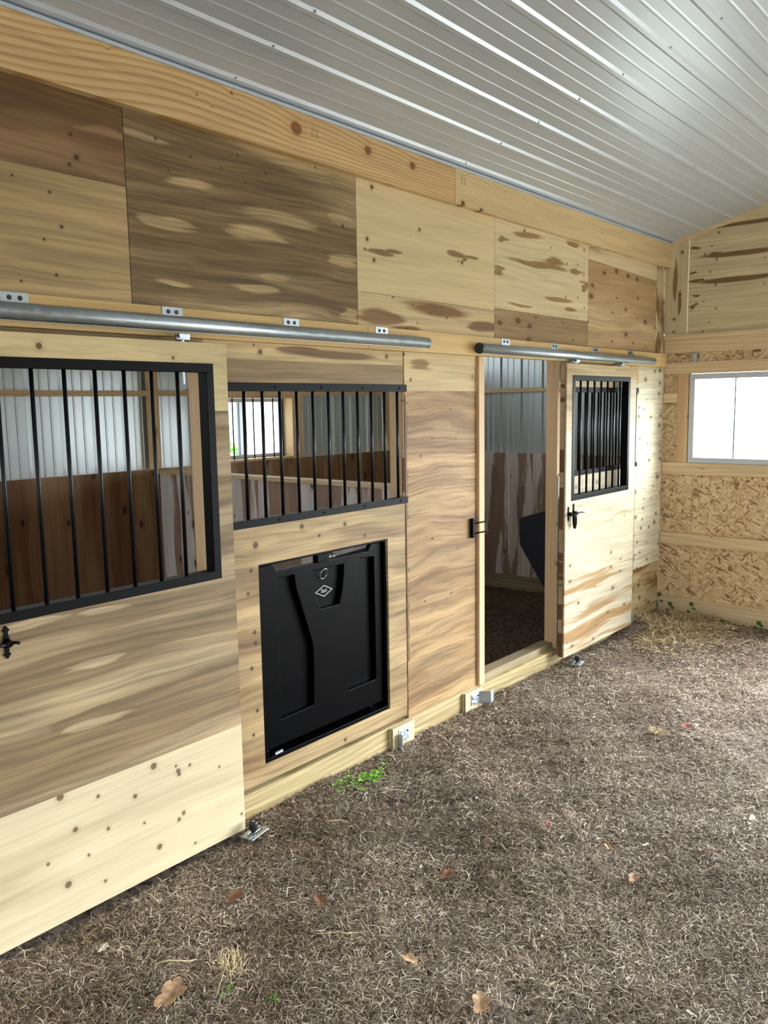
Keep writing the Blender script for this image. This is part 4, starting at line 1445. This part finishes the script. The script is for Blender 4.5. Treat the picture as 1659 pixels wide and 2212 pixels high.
trim2 = bpy.data.objects['trim_2']
trim3 = bpy.data.objects['trim_3']
for tr, xx, zz in ((trim2, (2.7164, 3.0103), 0), (trim3, (3.8589, 3.0234), 0)):
    m = Matrix.Translation((xx[0], -0.0402, xx[1])) @ FACE_Y @ Matrix.Rotation(-H, 4, 'Z')
    o = text_mesh('ink_stamp', '2x8\nNo2', 0.028, M['ink_soft'], tr, m, 0.0001, 1.0)
m = Matrix.Translation((XO - 0.0004, -0.055, 0.838)) @ Matrix(((0, 0, -1, 0), (-1, 0, 0, 0), (0, 1, 0, 0), (0, 0, 0, 1))) @ Matrix.Rotation(math.pi, 4, 'Z')
text_mesh('ink_stamp', 'APA', 0.055, M['ink'], ew, m, 0.0001, 1.2)
bm = bmesh.new()
for z in (0.812, 0.866):
    quadbox(bm, XO - 0.0006, XO - 0.0002, -0.20, -0.112, z, z + 0.003)
quadbox(bm, XO - 0.0006, XO - 0.0002, -0.262, -0.205, 0.866, 0.872)
quadbox(bm, XO - 0.0006, XO - 0.0002, -0.262, -0.258, 0.812, 0.872)
for z in (0.825, 0.84, 0.855):
    quadbox(bm, XO - 0.0006, XO - 0.0002, -0.03, 0.0, z, z + 0.003)
link('stamp_lines', bm, M['ink'], ew)
m = Matrix.Translation((XO - 0.0004, -0.230, 0.842)) @ Matrix(((0, 0, -1, 0), (-1, 0, 0, 0), (0, 1, 0, 0), (0, 0, 0, 1))) @ Matrix.Rotation(math.pi, 4, 'Z')
text_mesh('ink_stamp', 'P2', 0.036, M['ink'], ew, m, 0.0001, 1.1)


# ================================================================ GROUND COVER
def blades(name, X, Y, L, Wd, lift, cols, seed, tilt=0.35, zoff=0.0):
    """strips of 2 segments; numpy built"""
    rg = np.random.default_rng(seed)
    n = len(X)
    ang = rg.uniform(0, 2 * np.pi, n)
    bend = rg.normal(0, 0.6, n)
    z0 = np.array([ground_z(a, b) for a, b in zip(X, Y)]) + rg.uniform(0.0, lift, n) + zoff
    el1 = rg.normal(0.08, tilt, n)
    el2 = el1 - rg.uniform(0.1, 0.9, n)
    d1 = np.stack([np.cos(ang) * np.cos(el1), np.sin(ang) * np.cos(el1), np.sin(el1)], 1)
    d2 = np.stack([np.cos(ang + bend) * np.cos(el2), np.sin(ang + bend) * np.cos(el2), np.sin(el2)], 1)
    p0 = np.stack([X, Y, z0], 1)
    p1 = p0 + d1 * (L * 0.5)[:, None]
    p2 = p1 + d2 * (L * 0.5)[:, None]
    for p in (p1, p2):
        p[:, 2] = np.maximum(p[:, 2], z0 - 0.004)
    side = np.stack([-np.sin(ang), np.cos(ang), rg.normal(0, 0.5, n)], 1)
    side /= np.linalg.norm(side, axis=1)[:, None]
    hw = (Wd / 2)[:, None]
    V = np.stack([p0 - side * hw, p0 + side * hw, p1 - side * hw, p1 + side * hw, p2 - side * hw * 0.4, p2 + side * hw * 0.4], 1).reshape(-1, 3)
    idx = np.arange(n) * 6
    F = np.stack([idx, idx + 1, idx + 3, idx + 2, idx + 2, idx + 3, idx + 5, idx + 4], 1).reshape(-1, 4)
    me = bpy.data.meshes.new(name)
    me.vertices.add(len(V))
    me.vertices.foreach_set('co', V.astype(np.float32).ravel())
    me.loops.add(F.size)
    me.loops.foreach_set('vertex_index', F.astype(np.int32).ravel())
    me.polygons.add(len(F))
    me.polygons.foreach_set('loop_start', (np.arange(len(F)) * 4).astype(np.int32))
    me.update(calc_edges=True)
    at = me.attributes.new('tint', 'FLOAT_COLOR', 'POINT')
    c = np.repeat(cols, 6, axis=0)
    at.data.foreach_set('color', np.concatenate([c, np.ones((len(c), 1))], 1).astype(np.float32).ravel())
    me.materials.append(M['blade'])
    o = bpy.data.objects.new(name, me)
    COL.objects.link(o)
    return o


def palette(rg, n, stops, weights):
    a = np.array([lin(s)[:3] for s in stops])
    i = rg.choice(len(stops), n, p=np.array(weights) / sum(weights))
    c = a[i] * rg.uniform(0.75, 1.2, (n, 1))
    return np.clip(c, 0, 1)


rg = np.random.default_rng(11)
NB = 235000
# denser towards the camera
xs_, ys_ = [], []
tot = 0
camx, camy = 0.0, -2.726
while tot < NB:
    m_ = 200000
    x = rg.uniform(0.6, 6.77, m_)
    y = rg.uniform(-3.3, -0.002, m_)
    d = np.hypot(x - camx, y - camy)
    # keep what the view can see plus a margin
    a = np.arctan2(y - camy, x - camx)
    ok = (a > math.radians(4)) & (a < math.radians(75)) & (d > 1.7)
    ok &= rg.uniform(0, 1, m_) < np.minimum(1.0, (2.6 / d) ** 1.6)
    # leave some bare earth patches
    pn = np.sin(x * 2.3 + 1.1) * np.sin(y * 3.1 + 0.4) + 0.6 * np.sin(x * 5.3 - y * 4.1)
    ok &= (pn > -0.9) | (rg.uniform(0, 1, m_) < 0.4)
    ok &= ~((x > 0.87) & (x < 2.13) & (y > -0.11))
    xs_.append(x[ok]); ys_.append(y[ok])
    tot += ok.sum()
X_ = np.concatenate(xs_)[:NB]
Y_ = np.concatenate(ys_)[:NB]
D_ = np.hypot(X_ - camx, Y_ - camy)
L_ = rg.gamma(3.5, 0.0078, NB).clip(0.008, 0.08)
W_ = rg.uniform(0.0009, 0.0023, NB) * (1 + 0.12 * (D_ - 2))
C_ = palette(rg, NB, [(130, 114, 94), (154, 138, 116), (180, 164, 142), (206, 192, 170), (232, 222, 204), (160, 138, 124), (88, 75, 60), (140, 134, 100)],
             [5, 6, 5, 3.2, 1.3, 3, 3.5, 1.0])
# tint varies in broad patches, the darker ones browner
pt = np.sin(X_ * 4.1 + 2.0 * np.sin(Y_ * 3.0)) * np.sin(Y_ * 5.3 + 1.0 + np.sin(X_ * 2.2)) + 0.5 * np.sin(X_ * 11.0 + Y_ * 7.0) * np.sin(Y_ * 13.0 - X_ * 3.0)
C_ = C_ * (1.0 + 0.24 * np.clip(pt, -1, 1))[:, None] * np.where(pt[:, None] < -0.2, np.array([[1.0, 0.95, 0.91]]), 1.0)
o = blades('dry_grass', X_, Y_, L_, W_, 0.010, C_, 5)
tag(o, 'matted dead brown grass covering the aisle floor', 'dead grass', None, 'stuff')
# dry grass inside the stalls
n2 = 26000
x = rg.uniform(3.60, 6.79, n2)
y = rg.uniform(0.19, 2.24, n2)
o = blades('dry_grass', x, y, rg.gamma(4.0, 0.011, n2).clip(0.012, 0.1), rg.uniform(0.002, 0.004, n2), 0.02,
           palette(rg, n2, [(110, 92, 76), (140, 120, 98), (84, 68, 54), (164, 144, 118)], [4, 3, 4, 1]), 6)
tag(o, 'dead grass covering the earth inside the far stall', 'dead grass', None, 'stuff')
# hay-like heap near the far corner
n3 = 9000
x = rg.normal(6.35, 0.25, n3).clip(5.7, 6.72)
y = -np.abs(rg.normal(0.28, 0.22, n3)) - 0.05
y = np.where((x < 6.2) & (y > -0.22), y - 0.2, y)
o = blades('straw_litter', x, y, rg.gamma(4.0, 0.015, n3).clip(0.02, 0.12), rg.uniform(0.0018, 0.004, n3), 0.030,
           palette(rg, n3, [(190, 170, 128), (160, 136, 100), (120, 96, 70), (212, 196, 156)], [4, 4, 3, 2]), 8, 0.4)
tag(o, 'tangled straw raked up in the far corner by the end wall', 'straw', None, 'stuff')


# tufts
def tuft(x, y, n, h, cols, label, spread=0.05, name='grass_tuft', group=None):
    bm = bmesh.new()
    for i in range(n):
        a = R.uniform(0, 2 * math.pi)
        l = h * R.uniform(0.6, 1.2)
        lean = R.uniform(0.3, 1.3)
        bx, by = x + R.gauss(0, spread * 0.3), y + R.gauss(0, spread * 0.3)
        z = ground_z(bx, by)
        p = [(bx, by, z), (bx + math.cos(a) * l * 0.4 * lean, by + math.sin(a) * l * 0.4 * lean, z + l * 0.5),
             (bx + math.cos(a) * l * lean, by + math.sin(a) * l * lean, z + l * (0.75 - 0.35 * lean))]
        tube(bm, p, [0.0016, 0.0013, 0.0004], 4, False)
    o = link(name, bm, cols)
    return tag(o, label, 'grass', group)


M['straw'] = plain('straw_blade', (206, 188, 148), 0.6, 0, 0.3, 0.15, 50)
M['green_blade'] = plain('green_blade', (112, 172, 52), 0.5, 0, 0.4, 0.15, 50)
gx, gy = (1.5418, -0.7199)
tuft(gx, gy, 60, 0.06, M['straw'], 'pale straw coloured tuft below the lower left of the near sliding door', 0.10)
gx, gy = (4.2624, -1.0392)
tuft(gx, gy, 40, 0.06, M['straw'], 'pale dry tuft in the middle distance right of the doorway')
gx, gy = (1.5297, -0.9399)
tuft(gx, gy, 7, 0.030, M['green_blade'], 'small bright green grass sprout near the bottom edge, right one of two', 0.02, 'grass_sprout', 'green grass sprouts')
gx, gy = (1.4591, -0.7987)
tuft(gx, gy, 5, 0.032, M['green_blade'], 'small bright green grass sprout near the bottom edge, left one of two', 0.02, 'grass_sprout', 'green grass sprouts')


# clover
def clover(cx, cy, n, sx, sy, label, name='clover_patch', size=0.009, hmax=0.035, mat=None, cat='clover'):
    bm = bmesh.new()
    for i in range(n):
        x = cx + R.gauss(0, sx)
        y = min(cy + R.gauss(0, sy), -0.012)
        z = ground_z(x, y)
        h = R.uniform(0.012, hmax)
        tube(bm, [(x, y, z), (x + R.uniform(-.008, .008), y + R.uniform(-.008, .008), z + h)], 0.0008, 4, False)
        for k in range(3):
            a = k * 2.094 + R.uniform(0, 1)
            s = size * R.uniform(0.7, 1.3)
            c = Vector((x + math.cos(a) * s, y + math.sin(a) * s, z + h + R.uniform(-.003, .003)))
            ring = []
            for j in range(7):
                b = 2 * math.pi * j / 7
                ring.append(bm.verts.new(c + Vector((math.cos(b) * s * 0.85, math.sin(b) * s * 0.85, 0.25 * s * math.cos(b * 2 + a) + R.uniform(-.001, .001)))))
            cc = bm.verts.new(c - Vector((0, 0, s * 0.2)))
            for j in range(7):
                bm.faces.new((cc, ring[j], ring[(j + 1) % 7]))
    o = link(name, bm, mat or M['leaf'])
    return tag(o, label, cat, None, 'stuff')


M['leaf'] = plain('clover_green', (128, 178, 74), 0.5, 0, 0.4, 0.25, 70)
M['leaf_dark'] = plain('vine_green', (70, 104, 56), 0.5, 0, 0.4, 0.2, 60)
cx, cy = (2.8507, -0.19)
clover(cx, cy, 36, 0.05, 0.035, 'green clover patch on the ground in front of the feed door, right larger clump')
cx, cy = (2.7037, -0.1626)
clover(cx, cy, 16, 0.045, 0.035, 'sparse green clover trailing left of the larger clump in front of the feed door')


def seedling(x, y, h, label, s=0.022):
    bm = bmesh.new()
    z = ground_z(x, y)
    tube(bm, [(x, y, z), (x - 0.01, y, z + h * 0.6), (x - 0.004, y - 0.005, z + h)], 0.0012, 5, False)
    for (k, hh) in ((0, 1.0), (1, 0.62), (2, 0.42)):
        c = Vector((x + (0.018 if k == 1 else -0.012 if k == 2 else 0), y + (0.02 if k == 2 else -0.015 * k), z + h * hh))
        sc = s * (1.0 if k == 0 else 0.7)
        ring = [bm.verts.new(c + Vector((0.3 * sc * math.cos(b), math.cos(b) * sc, math.sin(b) * sc * 0.85))) for b in [2 * math.pi * j / 10 for j in range(10)]]
        cc = bm.verts.new(c + Vector((-0.003, 0, 0)))
        for j in range(10):
            bm.faces.new((cc, ring[j], ring[(j + 1) % 10]))
    o = link('vine_seedling', bm, M['leaf_dark'])
    return tag(o, label, 'seedling', 'vine seedlings by the end wall')


seedling(6.80, -0.025, 0.155, 'tallest vine seedling, right in the corner of the two walls')
seedling(6.78, -0.13, 0.09, 'vine seedling with round leaves just right of the corner')
seedling(6.76, -0.32, 0.11, 'vine seedling with one round leaf against the base girt, third from the corner')
seedling(6.62, -0.62, 0.04, 'low vine seedling with a pale leaf away from the base girt')
seedling(6.75, -0.86, 0.06, 'rightmost vine seedling at the foot of the end wall')


# dead leaves, chips, twigs
def flat_leaf(x, y, s, ang, mat, label, name='dead_leaf', cat='leaf', lobes=5, amp=0.35, group='dead leaves on the floor', curl=0.25):
    bm = bmesh.new()
    z = ground_z(x, y) + 0.024
    n = 40
    ring = []
    for j in range(n):
        b = 2 * math.pi * j / n
        r = s * (1 - amp + amp * abs(math.cos(b * lobes / 2)) ** 0.6) * (1 + 0.12 * math.sin(3 * b))
        px, py = r * math.cos(b) * 1.15, r * math.sin(b) * 0.75
        ring.append(bm.verts.new((x + px * math.cos(ang) - py * math.sin(ang), y + px * math.sin(ang) + py * math.cos(ang), z + curl * py * py / s + 0.12 * px)))
    c = bm.verts.new((x, y, z - 0.001))
    for j in range(n):
        bm.faces.new((c, ring[j], ring[(j + 1) % n]))
    tube(bm, [(x - s * 1.0 * math.cos(ang), y - s * math.sin(ang), z), (x - s * 1.7 * math.cos(ang), y - s * 1.7 * math.sin(ang), z + 0.004)], 0.0012, 5, False)
    o = link(name, bm, mat)
    md = o.modifiers.new('thickness', 'SOLIDIFY')
    md.thickness = 0.0008
    return tag(o, label, cat, group)


M['leaf_tan'] = plain('dead_leaf_tan', (176, 144, 112), 0.7, 0, 0.2, 0.15, 60)
M['leaf_brown'] = plain('dead_leaf_brown', (122, 88, 66), 0.7, 0, 0.2, 0.15, 60)
M['leaf_red'] = plain('dead_leaf_red', (128, 68, 44), 0.7, 0, 0.2, 0.15, 60)
M['chip'] = plain('bleached_chip', (214, 206, 190), 0.7, 0, 0.2, 0.1, 60)
M['red_scrap'] = plain('red_plastic_scrap', (200, 50, 70), 0.4)
for (gx, gy), s, a, m_, lb in (
        ((1.9076, -1.4501), 0.028, 0.6, 'leaf_tan', 'largest pale tan dead leaf near the bottom edge of the floor'),
        ((1.9232, -1.1643), 0.021, 1.8, 'leaf_tan', 'tan curled dead leaf left of the largest one near the bottom'),
        ((1.7964, -0.4289), 0.028, 0.2, 'leaf_brown', 'brown lobed dead leaf on the floor below the near sliding door'),
        ((1.9763, -0.693), 0.022, 1.1, 'leaf_brown', 'brown forked dead leaf in the lower middle of the floor'),
        ((1.3276, -0.692), 0.040, 0.4, 'leaf_tan', 'long pinkish tan dead leaf at the lower left of the floor'),
        ((2.825, -1.5322), 0.018, 0.4, 'leaf_tan', 'orange tan dead leaf at the right middle of the floor'),
        ((2.9813, -1.3567), 0.013, 0.9, 'leaf_tan', 'small yellowish dead leaf above the orange tan one'),
        ((2.4053, -0.9613), 0.022, 0.1, 'leaf_brown', 'brown ragged dead leaf in the centre of the floor'),
        ((4.4268, -1.1423), 0.022, 0.3, 'leaf_red', 'reddish brown dead leaf in the right middle distance')):
    flat_leaf(gx, gy, s * 1.35, a, M[m_], lb)
for i, ((gx, gy), s, a, lb) in enumerate((
        ((2.3763, -0.8588), 0.009, 0.3, 'white chip in the centre of the floor'),
        ((3.0846, -1.4741), 0.013, -0.5, 'greyish chip in the right centre of the floor'),
        ((3.5733, -1.746), 0.020, 0.1, 'largest white scrap at the right edge of the floor'),
        ((3.5036, -1.7534), 0.009, 0.9, 'small white chip just below the largest white scrap'),
        ((2.171, -0.2171), 0.009, -0.6, 'white chip beside the roller guide of the near door'),
        ((3.9846, -0.1755), 0.010, 0.1, 'white chip in front of the catch left of the doorway'),
        ((2.9743, -0.7177), 0.008, 0.2, 'white chip in the middle distance right of the clover'),
        ((4.463, -1.1885), 0.014, 0.5, 'yellow wood chip right of the reddish leaf'),
        ((2.2593, -1.9563), 0.009, 1.3, 'white sliver at the bottom edge right of centre'),
        ((1.3207, -0.3194), 0.018, 0.3, 'white flake by the pale tuft under the near door'))):
    flat_leaf(gx, gy, s, a, M['chip'], lb, 'wood_chip', 'wood chip', 2, 0.45, 'white chips on the floor', 0.1)
gx, gy = (2.9606, -1.0933)
flat_leaf(gx, gy, 0.010, 0.3, M['red_scrap'], 'tiny red and white scrap in the centre of the floor', 'plastic_scrap', 'litter', 3, 0.3, None, 0.2)


def twig(a, b, r, label, mat='straw'):
    bm = bmesh.new()
    n = 6
    pts = []
    for i in range(n + 1):
        t_ = i / n
        x = a[0] + (b[0] - a[0]) * t_ + R.gauss(0, 0.003)
        y = a[1] + (b[1] - a[1]) * t_ + R.gauss(0, 0.003)
        pts.append((x, y, ground_z(x, y) + 0.022 + 0.004 * math.sin(5 * t_)))
    tube(bm, pts, [r] * n + [r * 0.4], 6)
    return tag(link('straw_stalk', bm, M[mat]), label, 'stalk', 'loose straw stalks')


twig((1.3723, -0.5397), (1.4793, -0.6181), 0.003, 'thick pale straw stalk in the lower left of the floor')
twig((2.7651, -0.3083), (2.8332, -0.4164), 0.0025, 'straight pale stalk just below the clover')
twig((1.837, -0.8316), (1.9198, -0.9338), 0.002, 'long thin stalk in the lower centre of the floor')
twig((2.3728, -0.327), (2.4445, -0.3977), 0.0022, 'pale stalk right of the near door corner')
twig((2.5066, -1.2808), (2.5038, -1.3596), 0.002, 'pale stalk in the centre right of the floor')


# ================================================================ OUTSIDE
def bush(x, y, r, h, n, label, mat):
    bm = bmesh.new()
    tube(bm, [(x, y, -0.06), (x + 0.05, y, h * 0.6)], [0.06, 0.03], 8)
    for i in range(n):
        u = R.uniform(-1, 1); a = R.uniform(0, 2 * math.pi); rr_ = R.uniform(0.35, 1) ** 0.5
        q = math.sqrt(1 - u * u)
        c = Vector((x + r * rr_ * q * math.cos(a), y + r * rr_ * q * math.sin(a), h * 0.5 + 0.5 * h * rr_ * u))
        d = Vector((R.gauss(0, 1), R.gauss(0, 1), R.gauss(0, 1))).normalized()
        e = d.orthogonal().normalized()
        s = R.uniform(0.04, 0.09)
        bm.faces.new([bm.verts.new(c - d * s), bm.verts.new(c + e * s * 0.5), bm.verts.new(c + d * s), bm.verts.new(c - e * s * 0.5)])
    return tag(link('bush', bm, mat), label, 'bush')


M['foliage'] = plain('green_foliage', (90, 128, 62), 0.6, 0, 0.3, 0.3, 3.0)  # mottled green leaf colour
bush(7.15, 7.2, 0.9, 1.75, 4000, 'leafy green bush outside the rear window of the far stall', M['foliage'])
bush(17.5, -2.6, 0.9, 1.6, 2500, 'green bush far outside the end window', M['foliage'])
